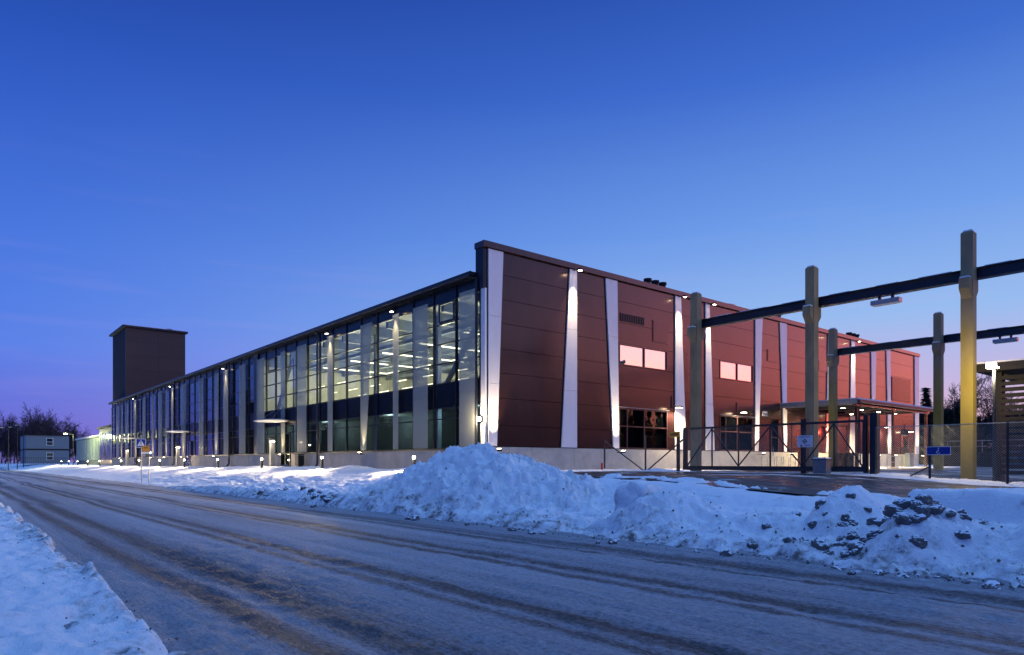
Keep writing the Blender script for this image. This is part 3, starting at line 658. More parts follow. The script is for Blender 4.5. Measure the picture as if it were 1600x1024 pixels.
# glazed front: bays of three modules, each bay a frame with panes
MOD = 2.06; v = 26.55; TR = [2.16, 3.72, 4.30, 5.58, 6.62, 7.65, 8.68, 9.82]
npane = 0
ZTOP = 10.48
dark_cols = (44.96, 57.61, 64.08, 83.44, 102.74)
bays = []
while v < V1-.5:
    e = min(v+3*MOD, V1); bays.append((v, e)); v = e
restp = MB()
for bi, (a, b) in enumerate(bays):
    n = max(1, round((b-a)/MOD)); ms = [a+(b-a)*k/n for k in range(n+1)]
    fr = MB()
    for k, x in enumerate(ms[:-1] if bi < len(bays)-1 else ms): fr.box(UF-.05, UF+.10, x-.032, x+.032, 2.13, ZTOP)
    for k in range(n):
        y0, y1 = ms[k]+.032, ms[k+1]-.032
        for z in TR: fr.box(UF-.035, UF+.09, y0, y1, z-.028, z+.028)
    f = part(fr, 'curtain_wall_frame', M['frame'])
    for k in range(n):
        y0, y1 = ms[k]+.03, ms[k+1]-.03
        MB().box(UF+.01, UF+.03, y0, y1, TR[7]+.026, ZTOP-.002).build('spandrel_panel', M['spandrel'], f)
        MB().box(UF+.01, UF+.03, y0, y1, TR[2]+.026, TR[3]-.026).build('spandrel_panel', M['spandrel'], f)
        for j in (0, 1, 3, 4, 5, 6):
            bx = (UF+.015, UF+.027, y0, y1, TR[j]+.026, TR[j+1]-.026)
            npane += 1
            if npane <= 288: MB().box(*bx).build('pane', M['glass'], f)
            else: restp.box(*bx)
if restp.v: tag(part(restp, 'distant_panes', M['glass']), kind='stuff')
# an opening casement in two bays
for vv in (28.61, 53.2):
    part(MB().box(UF-.09, UF-.052, vv+.05, vv+1.5, 8.72, 8.82).box(UF-.09, UF-.052, vv+.05, vv+1.5, 9.68, 9.78).box(UF-.09, UF-.052, vv+.05, vv+.17, 8.82, 9.68).box(UF-.09, UF-.052, vv+1.38, vv+1.5, 8.82, 9.68), 'casement_frame', M['frame'])
part(MB().box(UF-.10, UF-.052, 57.1, 58.0, 2.13, ZTOP), 'dark_pier', M['frame'])
part(MB().box(UF-.12, UF-.055, VR+.36, V1, 2.10, 2.17), 'base_flashing', M['frame'])
# perforated sun-screen strips: (top v0, v1, bottom v0, v1, lamp)
STR = [(26.72,28.06,26.72,28.06,''),(30.99,32.46,30.99,32.46,''),(34.0,34.72,34.1,34.66,'t'),(37.18,38.67,37.95,38.67,'b'),(42.54,43.47,42.7,43.4,'t'),(46.95,48.63,46.95,48.63,''),(50.9,51.8,51.0,51.72,'b'),(55.29,57.05,55.29,57.05,''),(59.81,61.47,59.81,61.47,''),(64.4,65.93,64.4,65.8,'t'),(67.3,68.45,67.66,68.45,'b'),(72.22,73.84,72.22,73.84,''),(78.5,80.6,78.9,80.4,'b'),(83.75,84.96,83.75,84.8,'t'),(86.7,87.6,86.7,87.6,'b'),(89.12,91.0,89.12,91,''),(93.3,94.3,93.3,94.3,'b'),(97.82,99.67,97.82,99.67,''),(103.33,104.74,103.4,104.6,'t'),(106.1,107.0,106.1,107,''),(108.96,110.73,108.96,110.73,''),(113,113.95,113,113.95,'b'),(115.4,117.3,115.4,117.3,''),(120.7,121.5,120.7,121.5,'')]
for (a, b, c, d, l) in STR:
    zs = [2.2, 4.9, 7.5, 9.95]
    for j in range(3):
        z0, z1 = zs[j]+.004, zs[j+1]-.004
        w0 = (z0-zs[0])/(zs[3]-zs[0]); w1 = (z1-zs[0])/(zs[3]-zs[0])
        u = UF-.20
        part(MB().prism([(u,c+(a-c)*w0,z0),(u,d+(b-d)*w0,z0),(u,d+(b-d)*w1,z1),(u,c+(a-c)*w1,z1)], (.02,0,0)), 'screen_strip', M['perf'])
    for z in (2.7, 5.2, 7.8, 9.6):
        part(MB().box(UF-.18, UF-.05, (c+d)/2-.03, (c+d)/2+.03, z-.03, z+.03), 'strip_bracket', M['galv'])
# inside of the hall behind the glass
part(MB().box(UF+.32, 36, VR+.42, 58.0, 4.6, 5.1), 'upper_floor', M['inner_floor'])
part(MB().box(UF+.32, 36, VR+.42, 58.0, 10.2, 10.32), 'ceiling', M['inner_white'])
part(MB().box(35.9, 36.1, VR+.42, 58.0, 1.1, 10.2), 'inner_back_wall', M['inner_white'])
part(MB().box(UF+.32, 36, 57.95, 58.1, 1.1, 10.2), 'cross_wall', M['inner_white'])
part(MB().box(UF+1.6, UF+1.7, 58.2, V1-.1, 1.1, 10.3), 'inner_screen_wall', M['inner_dark'])
part(MB().box(UF+.2, UF+1.6, 58.2, V1-.1, 4.7, 5.0), 'upper_floor', M['inner_dark'])
part(MB().box(UF+.2, 36, VR+.42, V1-.1, 1.0, 1.12), 'ground_floor', M['inner_floor'])
part(MB().box(UF+4.0, UF+4.1, VR+.42, 57.9, 1.12, 4.6), 'lower_back_wall', M['inner_dark'])
for k in range(11):
    y = 27.6+k*3.0; part(MB().box(UF+.5, 35.9, y-.12, y+.12, 9.55, 10.2), 'ceiling_beam', M['inner_steel'])
for u in (23.5, 28, 32.5): part(MB().box(u-.1, u+.1, VR+.5, 57.9, 9.3, 9.54), 'ceiling_beam', M['inner_steel'])
for y in (31.5, 38.5, 45.0, 51.5): part(MB().box(UF+.7, UF+.95, y-.13, y+.13, 1.12, 9.5), 'inner_column', M['inner_steel'])
for (y0, y1) in ((26.9, 31.3), (52.0, 55.6)): part(MB().bar((UF+.82, y1, 5.1), (UF+.82, y0, 9.5), .2), 'diagonal_brace', M['inner_steel'])
part(MB().box(29, 29.12, 31, 47, 5.1, 7.6), 'low_partition', M['inner_grey'])
for k in range(9):
    part(MB().box(24.2, 24.24, 30+k*2.4, 30.05+k*2.4, 5.1, 6.1), 'railing_post', M['inner_steel'])
part(MB().box(24.2, 24.24, 30, 49.3, 6.1, 6.15), 'guard_rail', M['inner_steel'])
part(MB().box(28.9, 28.98, 36.4, 37.1, 5.9, 6.9), 'lit_poster', M['screen'])
# pendant tubes
for i, u in enumerate((22.6, 25.4, 28.2, 31.2)):
    for k in range(8):
        y = 28.2+k*3.75
        t = tag(MB().box(u-.035, u+.035, y-.75, y+.75, 7.35, 7.39).build('pendant_light', M['tube']), 'bare fluorescent tube hanging in the lit upper hall behind the glass', 'ceiling light', 'pendant tubes in the upper hall')
        for s in (-.6, .6): MB().box(u-.008, u+.008, y+s-.008, y+s+.008, 7.39, 9.3).build('cable', M['galv'], t)
for k in range(6):
    y = 29.1+k*5.1
    t = tag(MB().box(24.6, 31.8, y-.06, y+.06, 9.42, 9.5).build('batten_light', M['tube']), 'long bright batten under the ceiling beams of the upper hall', 'ceiling light', 'ceiling battens in the upper hall')
for (u, y) in [(u, y) for u in (23.6, 29.5) for y in (29, 35, 41, 47, 53)]: light('POINT', 'hall_light', (u, y, 7.6), 480, (1, .86, .50), hall, size=.6).matrix_parent_inverse = inv
for y in (30, 40, 50): light('POINT', 'hall_light', (22.6, y, 4.2), 200, (.72, 1, .85), hall, size=.3).matrix_parent_inverse = inv
tag(MB().box(26.2, 26.6, 33.9, 33.96, 8.0, 8.2).build('exit_sign', M['greenlens']), 'small green emergency exit light glowing inside the hall', 'exit sign')
# tower and annexes beyond
tw = tag(empty('tower', (24.6, 119, Z0)), 'dark square sheet-metal tower standing above the far end of the hall', 'tower')
ti = Matrix.Translation((-24.6, -119, -Z0))
def tpart(mb, name, m, root, inv):
    o = mb.build(name, m); o.parent = root; o.matrix_parent_inverse = inv; return o
for k, (a, b) in enumerate(((20.5, 24.9), (24.92, 28.7))):
    for j in range(9):
        tpart(MB().box(a, b, 114, 114.12, 3+j*2.05, 3+(j+1)*2.05-.015), 'wall_panel', M['tower'], tw, ti)
tpart(MB().box(20.62, 28.6, 114.13, 124, Z0, 21.4), 'tower_core', M['tower'], tw, ti)
for (a, b) in ((114.13, 118.9), (118.94, 124)): tpart(MB().box(20.5, 20.61, a, b, Z0, 21.4), 'side_panel', M['dark'], tw, ti)
tpart(MB().box(20.05, 29.0, 113.6, 124.4, 21.45, 21.72), 'tower_roof', M['roof'], tw, ti)
tpart(MB().box(20.2, 28.9, 113.75, 124.3, 21.721, 21.80), 'roof_snow', M['snowcap'], tw, ti)
tpart(MB().tube((27.0, 116.5, 21.73), (27.0, 116.5, 22.3), .5, n=14), 'roof_vent', M['dark'], tw, ti)
an = tag(empty('annex', (22, 130, Z0)), 'low dark annex with narrow windows between tower and pale glazed wing', 'building'); ai = Matrix.Translation((-22, -130, -Z0))
tpart(MB().box(20.55, 27, 124.2, 136.6, Z0, 7.2), 'wall', M['tower'], an, ai); tpart(MB().box(20.2, 27.2, 124.1, 137, 7.21, 7.5), 'roof', M['roof'], an, ai)
for k in range(6): tpart(MB().box(20.5, 20.54, 125+k*1.9, 126+k*1.9, 1.9, 6.4), 'window', M['glass'], an, ai)
wg = tag(empty('glazed_wing', (23, 150, Z0)), 'low pale wing with a sloping roof edge lit greenish by the street lamp', 'building'); gi = Matrix.Translation((-23, -150, -Z0))
tpart(MB().box(21.2, 28, 137.4, 168, Z0, 6.1), 'wall', M['inner_grey'], wg, gi); tpart(MB().box(20.9, 28, 137.2, 168.4, 6.11, 6.4), 'roof', M['white'], wg, gi)
for k in range(10): tpart(MB().box(21.1, 21.19, 138+k*3, 140.7+k*3, 1.9, 5.9), 'pale_panel', M['greenrail'], wg, gi)
# site cabins
cb = tag(empty('modular_cabins', (18, 188, 1.2)), 'two-storey stack of blue grey site cabins in front of bare trees', 'building'); ci = Matrix.Translation((-18, -188, -1.2))
M['cabin'] = mat('cabin_sheet', (.15, .21, .24), .6, var=.1, stretch=(6,6,.2))
for z in (1.3, 4.5):
    tpart(MB().box(13.6, 21.6, 183, 197, z, z+2.9), 'cabin_box', M['cabin'], cb, ci)
    for u in (17.3,): 
        f = tpart(MB().box(u, u+1.3, 182.9, 182.98, z+.7, z+2.4), 'window', M['white'], cb, ci)
        for q in (0, 1): MB().box(u+.1, u+1.2, 182.86, 182.89, z+.8+q*.8, z+1.5+q*.8).build('pane', M['dim_glass'], f).matrix_parent_inverse = Matrix.Identity(4)
tpart(MB().box(13.5, 21.7, 182.9, 197.1, 4.21, 4.49), 'storey_band', M['dark'], cb, ci)
tpart(MB().box(13.5, 21.7, 182.8, 197.1, 7.41, 7.55), 'roof', M['roof'], cb, ci)

# ------------------------------------------------------------------ facade lamps
WARM = (1, .77, .47)
up_me = MB().box(-.10, .10, -.12, .05, -.06, .06).box(-.03, .03, .05, .44, -.05, -.02).mesh('fixture', M['steel'])
lens_me = MB().box(-.08, .08, -.10, .03, .062, .075).mesh('lens', M['warm'])
def lamp_on(loc, rotz, power, label, group, tgt, angle, down):
    o = link('facade_light', up_me); o.location = loc; o.rotation_euler = (R(180) if down else 0, 0, rotz + (R(180) if down else 0)); tag(o, label, 'facade light', group)
    link('lens', lens_me, o)
    bpy.context.view_layer.update()
    sgn = -1 if down else 1
    b = light('SPOT', 'beam', (loc[0], loc[1], loc[2]+sgn*.10), power, WARM, None, tgt, .06, angle, 1.0)
    b.parent = o; b.matrix_parent_inverse = o.matrix_world.inverted()
for k in range(12):
    (a, b), (c, d) = FT[k], FB[k]
    tc_, bc = (a+b)/2, (c+d)/2
    wide_b = (d-c) > (b-a)
    base_u = 'small floodlight at the foot of a white fin on the brown end wall'
    gp = 'floodlights on the fins of the end wall'
    if k in (1, 3, 4, 7, 8):      # wide at the foot: washed from the top
        lamp_on((tc_, VR-.55, ZT-.1), 0, 2000, 'small floodlight at the head of a white fin on the brown end wall', 'floodlights above the fins of the end wall', (bc, VR-.08, 3.0), 58, True)
    else:
        lamp_on((bc, VR-.55, 2.05), 0, 2000 if k < 8 else 1100, base_u, gp, (tc_, VR-.08, 11.0), 58, False)
for (a, b, c, d, l) in STR:
    if l == 't': lamp_on((UF-.42, (a+b)/2, 10.12), R(-90), 800, 'small floodlight under the eave shining down a pale screen strip', 'floodlights under the front eave', (UF-.2, (c+d)/2, 5.5), 48, True)
    if l == 'b': lamp_on((UF-.42, (c+d)/2, 2.0), R(-90), 700, 'small floodlight on the front plinth shining up a pale screen strip', 'floodlights on the front plinth', (UF-.2, (a+b)/2, 6.5), 48, False)
# bracket lamps on the end wall
def bracket_lamp(u, z, power, label):
    o = tag(empty('wall_lamp', (u, VR, z)), label, 'wall lamp')
    MB().bar((0, -.02, .75), (0, -.02, .05), .05).bar((0, -.02, .05), (0, -.5, .12), .05).build('bracket', M['steel'], o)
    MB().box(-.16, .16, -.72, -.42, .02, .12).build('lamp_housing', M['steel'], o)
    MB().box(-.14, .14, -.70, -.44, -.012, .018).build('lens', M['warm'], o)
    light('SPOT', 'beam', (0, -.57, -.06), power, WARM, o, (0, -.3, -3), .08, 150, .6)
bracket_lamp(34.6, 4.80, 1500, 'bracket lamp glowing beside the lower window next to the wide white fin')
bracket_lamp(41.8, 4.84, 1100, 'bracket lamp glowing over the lower window between two white fins')
bracket_lamp(64.9, 4.6, 1500, 'bracket lamp on the dark wall past the canopy, between two fins')
bracket_lamp(70.5, 4.35, 1200, 'bracket lamp above the last door of the end wall')
o = tag(empty('corner_lamp', (UF-.05, VR+.15, 3.55)), 'bright round lamp on the hall corner above the snow heap', 'wall lamp')
MB().box(-.14, .0, -.09, .09, -.1, .1).build('lamp_housing', M['steel'], o); MB().tube((-.145, 0, 0), (-.19, 0, 0), .11, n=14).build('lens', M['bolens'], o)
light('POINT', 'beam', (-.34, -.12, 0), 260, WARM, o, size=.06)

# ------------------------------------------------------------------ entrance canopies on the front
def entrance(v, z, label, plabel):
    o = tag(empty('entrance_canopy', (UF-.1, v, z)), label, 'canopy', 'round entrance canopies on the front')
    mb = MB(); n = 28; ring = []
    mb.v.append((-.9, 0, .10)); mb.v.append((-.9, 0, -.10))
    prof = [(.5, .09), (.85, .05), (1.0, .0), (.85, -.05), (.5, -.09)]
    for (q, h) in prof:
        ring.append(len(mb.v))
        for k in range(n): t = 2*math.pi*k/n; mb.v.append((-.9+1.15*q*math.cos(t), 2.15*q*math.sin(t), h))
    for k in range(n):
        l = (k+1) % n; mb.f.append((0, ring[0]+k, ring[0]+l))
        for j in range(len(prof)-1): mb.f.append((ring[j]+k, ring[j+1]+k, ring[j+1]+l, ring[j]+l))
        mb.f.append((1, ring[-1]+l, ring[-1]+k))
    mb.build('canopy_disc', M['white'], o, True)
    for s in (-1, 1): MB().tube((-1.3, s*1.2, .06), (.1, s*.1, 1.35), .018, n=6).build('tie_rod', M['galv'], o)
    p = tag(empty('entrance_pillar', (UF-1.15, v-.6, 1.05)), plabel, 'light column', 'light columns by the front entrances')
    MB().box(-.16, .16, -.16, .16, 0, 1.95).build('shaft', M['galv'], p); MB().box(-.22, .22, -.22, .22, 2.15, 2.3).build('cap', M['steel'], p)
    MB().box(-.14, .14, -.14, .14, 1.96, 2.0).build('lens', M['warm'], p)
    for s in ((-1,-1),(1,-1),(1,1),(-1,1)): MB().box(s[0]*.17-.02, s[0]*.17+.02, s[1]*.17-.02, s[1]*.17+.02, 1.95, 2.15).build('stay', M['steel'], p)
    light('POINT', 'beam', (-.45, -.3, 1.75), 150, WARM, p, size=.08)
    d = part(MB().box(UF-.14, UF-.06, v-1.5, v-1.42, 1.1, 3.7).box(UF-.14, UF-.06, v+.32, v+.4, 1.1, 3.7).box(UF-.14, UF-.06, v-1.42, v+.32, 3.62, 3.7).box(UF-.14, UF-.06, v-.6, v-.54, 1.1, 3.62), 'entrance_door', M['frame'])
    for (a, b) in ((v-1.42, v-.6), (v-.54, v+.32)): MB().box(UF-.11, UF-.10, a, b, 1.12, 3.61).build('pane', M['dim_glass'], d)
EL = 'thin round white canopy hung from rods over a front entrance door'; EP = 'short white pillar lit by a lamp under its cap beside a front entrance'
for (v, z) in ((51.6, 4.62), (78.6, 4.75), (104.6, 4.75)): entrance(v, z, EL, EP)
o = tag(empty('litter_bin', (UF-.55, 47.3, 1.12)), 'black litter bin standing against the plinth by the entrance', 'litter bin')
MB().box(-.22, .22, -.3, .3, .12, .85).build('body', M['frame'], o); MB().box(-.25, .25, -.33, .33, .87, .95).build('lid', M['steel'], o); MB().box(-.15, .15, -.2, .2, 0, .12).build('foot', M['steel'], o)

# ------------------------------------------------------------------ bollards
def bollard():
    o = empty('bollard_light')
    MB().tube((0,0,-.3), (0,0,.62), .085, n=16).build('post', M['steel'], o, False)
    MB().tube((0,0,.622), (0,0,.74), .055, n=14).build('lens', M['bolens'], o)
    MB().tube((0,0,.742), (0,0,.80), .095, .075, n=16).build('cap', M['steel'], o)
    for k in range(3): t = k*2.094; MB().box(.08*math.cos(t)-.008, .08*math.cos(t)+.008, .08*math.sin(t)-.008, .08*math.sin(t)+.008, .62, .742).build('stay', M['steel'], o)
    return tag(o, 'dark bollard with a bright lit head standing in snow before the glazed front', 'bollard light', 'bollard lights along the glazed front')
proto = bollard()
for i, v in enumerate((27.7, 37.9, 47.8, 57.8, 67.8, 77.2, 87, 97.3, 112.6, 123.4, 134, 144.5, 154.5)):
    o = proto if i == 0 else copy_tree(proto)
    z = float(height(17.0, v)); o.location = (17.0, v, z)
    light('SPOT', 'beam', (-.12, 0, .70), 800 if i < 8 else 350, (1, .76, .44), o, (-2.2, 0, -.2), .05, 165, .5)
    light('POINT', 'glow', (-.11, 0, .68), 110 if i < 8 else 30, (1, .76, .44), o, size=.05)

# ------------------------------------------------------------------ gantry of concrete posts
def gpost(u, v, base, top, m, label):
    o = tag(empty('gantry_post', (u, v, base)), label, 'post')
    H = top-base; w = .20
    mb = MB(); prof = [(-.3, w), (H-.06, w), (H, w-.05)]
    for (z, q) in prof: mb.v += [(-q,-q,z),(q,-q,z),(q,q,z),(-q,q,z)]
    for j in range(2):
        for k in range(4): mb.f.append((j*4+k, j*4+(k+1) % 4, j*4+4+(k+1) % 4, j*4+4+k))
    mb.f += [(8,9,10,11), (3,2,1,0)]
    mb.build('shaft', m, o)
    b = 8.25-base
    for s in (-1, 1):
        q = s*w
        MB().prism([(q,-.17,b-.75),(q+s*.30,-.17,b-.40),(q+s*.30,-.17,b-.02),(q,-.17,b-.02)], (0,.34,0)).build('corbel', m, o)
        MB().box(min(q+s*.02, q+s*.28), max(q+s*.02, q+s*.28), -.15, .15, b-.018, b+.03).build('snow_cap', M['snowcap'], o)
    MB().box(-.14, .14, -.14, .14, H, H+.05).build('snow_cap', M['snowcap'], o)
    cl_ = MB().box(w+.003, w+.34, -.16, .16, b+.0, b+.018).box(w+.003, w+.02, -.16, .16, b+.02, b+.5).build('bearing_plate', M['galv'], o)
    for (yy, zz) in ((-.1, .1), (.1, .1), (-.1, .42), (.1, .42)): MB().tube((w+.02, yy, b+zz), (w+.045, yy, b+zz), .02, n=6).build('bolt', M['galv'], cl_)
ZB = 8.25
gpost(29.2, 20.62, .9, 10.0, M['post_concrete'], 'grey concrete post carrying the end of the near beam by the gate')
gpost(29.2, 14.62, .9, 10.0, M['post_concrete'], 'grey concrete post behind the sliding gate carrying the near beam')
gpost(29.2, 8.67, .8, 10.0, M['yellow_post'], 'tall post with a yellow lower part beside the slatted shelter')
gpost(29.2, 2.7, .7, 10.0, M['yellow_post'], 'yellow post inside the shelter line carrying the near beam')
gpost(43.5, 20.4, .9, 9.95, M['yellow_post'], 'yellow post behind the gate carrying the end of the rear beam')
gpost(43.5, 14.4, .9, 9.95, M['yellow_post'], 'yellow post in front of the spruce trees under the rear beam')
gpost(43.5, 8.4, .8, 9.95, M['yellow_post'], 'yellow post behind the slatted shelter under the rear beam')
def gbeam(u, v0, v1, label):
    o = tag(empty('gantry_beam', (u, v0, ZB)), label, 'beam'); L = v1-v0
    for (a, b) in ((-.17, .17),):
        MB().box(a, b, 0, L, .02, .06).box(a, b, 0, L, .40, .44).box(-.03, .03, 0, L, .06, .40).build('steel_profile', M['steel'], o)
    for k in range(int(L/1.9)): MB().box(-.15, .15, k*1.9+.2, k*1.9+random.uniform(1.0, 1.8), .441, .47).build('snow_cap', M['snowcap'], o)
    return o
for u in (29.2, 43.5):
    gbeam(u+.20+.18, -8, 20.62+.0, 'dark steel I-beam resting on the %s row of posts' % ('near' if u < 30 else 'rear'))
def blamp(u, v, label):
    o = tag(empty('beam_lamp', (u, v, ZB-.02)), label, 'lamp')
    MB().box(-.17, .17, -.55, .55, -.30, -.12).build('housing', M['galv'], o); MB().box(-.05, .05, -.3, -.2, -.12, .03).box(-.05, .05, .2, .3, -.12, .03).build('hanger', M['steel'], o)
    MB().box(-.13, .13, -.5, .5, -.33, -.302).build('diffuser', M['white'], o)
blamp(29.58, 11.7, 'unlit grey box lamp hanging under the near beam'); blamp(43.88, 11.3, 'unlit grey box lamp hanging under the rear beam')

# ------------------------------------------------------------------ sliding gate and fence
FU = 25.9
def zy(v): return float(yard_z(v))
g = tag(empty('sliding_gate', (FU, 15, 1.0)), 'dark steel sliding gate with diagonal braces across the driveway', 'gate'); gin = Matrix.Translation((-FU, -15, -1.0))
def gp(mb, name, m): return tpart(mb, name, m, g, gin)
zb, zt = 1.12, 2.98
gp(MB().box(FU-.06, FU+.06, 10.95, 18.95, zb, zb+.18), 'bottom_rail', M['steel'])
gp(MB().bar((FU, 10.95, zt), (FU, 18.95, zt), .09), 'top_rail', M['steel'])
gp(MB().box(FU-.05, FU+.05, 18.75, 18.95, zb+.18, zt-.05), 'end_stile', M['steel'])
gp(MB().box(FU-.05, FU+.05, 10.95, 11.05, zb+.18, zt-.05), 'end_stile', M['steel'])
st = [18.75, 17.45, 16.15, 14.7, 13.35, 12.1, 11.05]
for k, y in enumerate(st[1:-1]): gp(MB().bar((FU, y, zb+.18), (FU, y, zt-.045), .05), 'stile', M['steel'])
for k in range(6):
    a, b = (zb+.18, zt-.05) if k % 2 == 0 else (zt-.05, zb+.18)
    gp(MB().bar((FU-.012, st[k], a), (FU-.012, st[k+1], b), .045), 'diagonal_brace', M['steel'])
# open truss tail of the gate, towards the wall
tl = MB
gp(MB().bar((FU, 23.8, 1.15), (FU, 23.8, 2.75), .06), 'tail_stile', M['steel'])
gp(MB().bar((FU, 21.15, 1.0), (FU, 21.15, 2.75), .06), 'tail_stile', M['steel'])
gp(MB().bar((FU, 23.8, 2.55), (FU, 21.19, 1.02), .05), 'diagonal_brace', M['steel'])
gp(MB().bar((FU, 21.11, 1.02), (FU, 18.98, 2.5), .05), 'diagonal_brace', M['steel'])
def chain(v0, v1, z0, z1, fv, pitch=.075, r=.0022):
    mb = MB(); H = z1-z0; L = v1-v0
    def w(a, b): mb.tube((FU, a[0], a[1]), (FU, b[0], b[1]), r, n=3, caps=False)
    t = -H
    while t < L:
        a, b = max(t, 0), min(t+H, L)
        if b > a:
            w((v0+a, z0+(a-t)), (v0+b, z0+(b-t))); w((v0+a, z1-(a-t)), (v0+b, z1-(b-t)))
        t += pitch
    return mb
o = gp(chain(11.06, 18.74, zb+.19, zt-.05, 0), 'wire_mesh', M['galv']); o['kind'] = 'stuff'
gatepost = lambda v, h, w, label: tag(MB().box(FU+.08, FU+.08+w, v-w/2, v+w/2, zy(v)-.3, h).box(FU+.07, FU+.09+w, v-w/2-.01, v+w/2+.01, h, h+.02).build('gate_post', M['steel']), label, 'post')
gatepost(19.35, 2.85, .12, 'dark square post with a small orange sign at the closing end of the gate')
gatepost(13.35, 3.15, .22, 'thick dark post halfway along the gate with a white notice on it')
gatepost(10.72, 3.25, .26, 'thick dark guide post where the gate meets the wire fence')
gatepost(11.0, 3.2, .14, 'thinner dark guide post just inside the end of the gate')
# control box by the gate
o = tag(empty('control_box', (25.25, 12.25, zy(12.25))), 'grey control box on the ground before the sliding gate', 'control box')
MB().box(-.2, .2, -.25, .25, 0, .5).build('body', M['galv'], o); MB().box(-.23, .23, -.28, .28, .5, .54).build('lid', M['steel'], o); MB().box(-.2, .2, -.25, .25, .541, .60).build('snow_cap', M['snowcap'], o)
# fence
f = tag(empty('wire_fence', (FU, 5, .8)), 'chain-link fence on dark posts between the gate and the shelter', 'fence'); fin = Matrix.Translation((-FU, -5, -.8))
for v in (8.84, 6.62, 4.3, 2.0, -.4):
    tpart(MB().tube((FU, v, zy(v)-.3), (FU, v, 2.72), .04, n=8), 'fence_post', M['steel'], f, fin)
tpart(MB().tube((FU, -2, 2.70), (FU, 10.6, 2.72), .015, n=6), 'top_wire', M['galv'], f, fin)
o = tpart(chain(-2, 10.62, .72, 2.70, 0, .075, .0026), 'wire_mesh', M['galv'], f, fin); o['kind'] = 'stuff'
tpart(MB().bar((FU, 8.86, 1.3), (FU, 9.45, .98), .04), 'fence_brace', M['steel'], f, fin)

# signs: built facing the road (-x), flat plates with raised print
def plate(name, loc, w, h, m, label, cat='sign', rz=0, border=None):
    o = tag(empty(name, loc, rz), label, cat)
    MB().box(-.006, .006, -w/2, w/2, -h/2, h/2).build('plate', m, o)
    if border:
        b = .02*max(1, h/.4)
        MB().box(-.010, -.0065, -w/2, w/2, h/2-b, h/2).box(-.010, -.0065, -w/2, w/2, -h/2, -h/2+b).box(-.010, -.0065, -w/2, -w/2+b, -h/2+b, h/2-b).box(-.010, -.0065, w/2-b, w/2, -h/2+b, h/2-b).build('border', border, o)
    return o
def poly(o, pts, m, name='print', x=-.0135):
    """flat print polygon given in (right, up) as seen from the road"""
    return MB().prism([(x, -a, b) for a, b in pts], (.003, 0, 0)).build(name, m, o)
def disc(cx, cy, r, n=18): return [(cx+r*math.cos(2*math.pi*k/n), cy+r*math.sin(2*math.pi*k/n)) for k in range(n)]
# disabled-parking sign on the fence
o = plate('parking_sign', (FU-.06, 8.55, 1.85), .74, .29, M['blue'], 'blue sign with a white wheelchair symbol on the wire fence', border=M['sign_white'])
wc = MB()
def stroke(pts, w):
    for (a, b) in zip(pts, pts[1:]): wc.bar((-.0135, -a[0], a[1]), (-.0135, -b[0], b[1]), w, .004, up=(1, 0, 0))
stroke([(.045*math.cos(t)+.0, .045*math.sin(t)-.055) for t in [R(110+k*25) for k in range(11)]], .014)
stroke([(0, .045), (.005, -.02), (-.045, -.02), (-.07, -.075)], .018); stroke([(0, .02), (-.045, .015)], .014)
wc.build('wheelchair_symbol', M['sign_white'], o); poly(o, disc(.0, .082, .022), M['sign_white'], 'symbol_head')
# orange gate sign
o = plate('gate_sign', (FU-.01, 19.5, 2.75), .62, .25, M['sign_yellow'], 'small orange notice on the post at the end of the gate', border=M['sign_yellow'])
o.location.x = FU+.05
for k in range(7): poly(o, [(-.22+k*.063, -.05), (-.18+k*.063, -.05), (-.18+k*.063, .05), (-.22+k*.063, .05)], M['black'])
# white notice
o = plate('white_notice', (FU+.06, 13.2, 2.28), .62, .46, M['sign_white'], 'white notice with a round symbol on the post of the gate')
o.location.x = FU-.09
for k in range(4):
    t = R(45+90*k) + R(45); poly(o, disc(.06*math.cos(t), .06*math.sin(t), .035, 10), M['black'], 'symbol')
poly(o, [(-.24, .16), (.22, .16), (.22, .18), (-.24, .18)], M['black']); poly(o, [(-.2, -.20), (-.08, -.20), (-.14, -.12)], M['red'], 'red_mark'); poly(o, [(.0, -.17), (.22, -.17), (.22, -.15), (0, -.15)], M['black'])
# pedestrian crossing and yellow sign by the road
def signpost(u, v, h, label):
    z = float(height(u, v)); return tag(MB().tube((u, v, z-.3), (u, v, h), .03, n=8).tube((u, v, h), (u, v, h+.03), .033, n=8).build('sign_post', M['galv']), label, 'post')
signpost(10.9, 55.0, 3.2, 'thin grey post carrying the blue crossing sign'); signpost(10.9, 52.6, 2.75, 'thin grey post carrying the small orange road sign')
rzs = R(-75)
def rplate(name, loc, w, h, m, label, border):
    # faces traffic coming along the road: plate normal along -y
    return plate(name, loc, w, h, m, label, rz=R(70), border=border)
o = rplate('crossing_sign', (10.86, 54.93, 2.85), .64, .64, M['blue'], 'blue pedestrian crossing sign with white triangle on a post', M['sign_white'])
poly(o, [(-.24, -.2), (.24, -.2), (0, .24)], M['sign_white'], 'triangle'); 
for pts in ([(-.03,-.02),(.03,-.02),(.03,.1),(-.03,.1)], [(-.02,-.02),(.0,-.02),(-.07,-.17),(-.1,-.17)], [(.0,-.02),(.02,-.02),(.1,-.17),(.07,-.17)], disc(0,.14,.03,10)): poly(o, pts, M['black'], 'walking_figure', -.0175)
o = rplate('road_sign', (10.70, 52.5, 2.4), .5, .40, M['sign_yellow'], 'small orange road sign with a white strip below it', M['black'])
poly(o, [(-.17,.04),(.17,.04),(.12,.09),(-.12,.09)], M['black'], 'dark_mark')
MB().box(-.006, .006, -.25, .25, -.34, -.21).build('lower_plate', M['sign_white'], o)

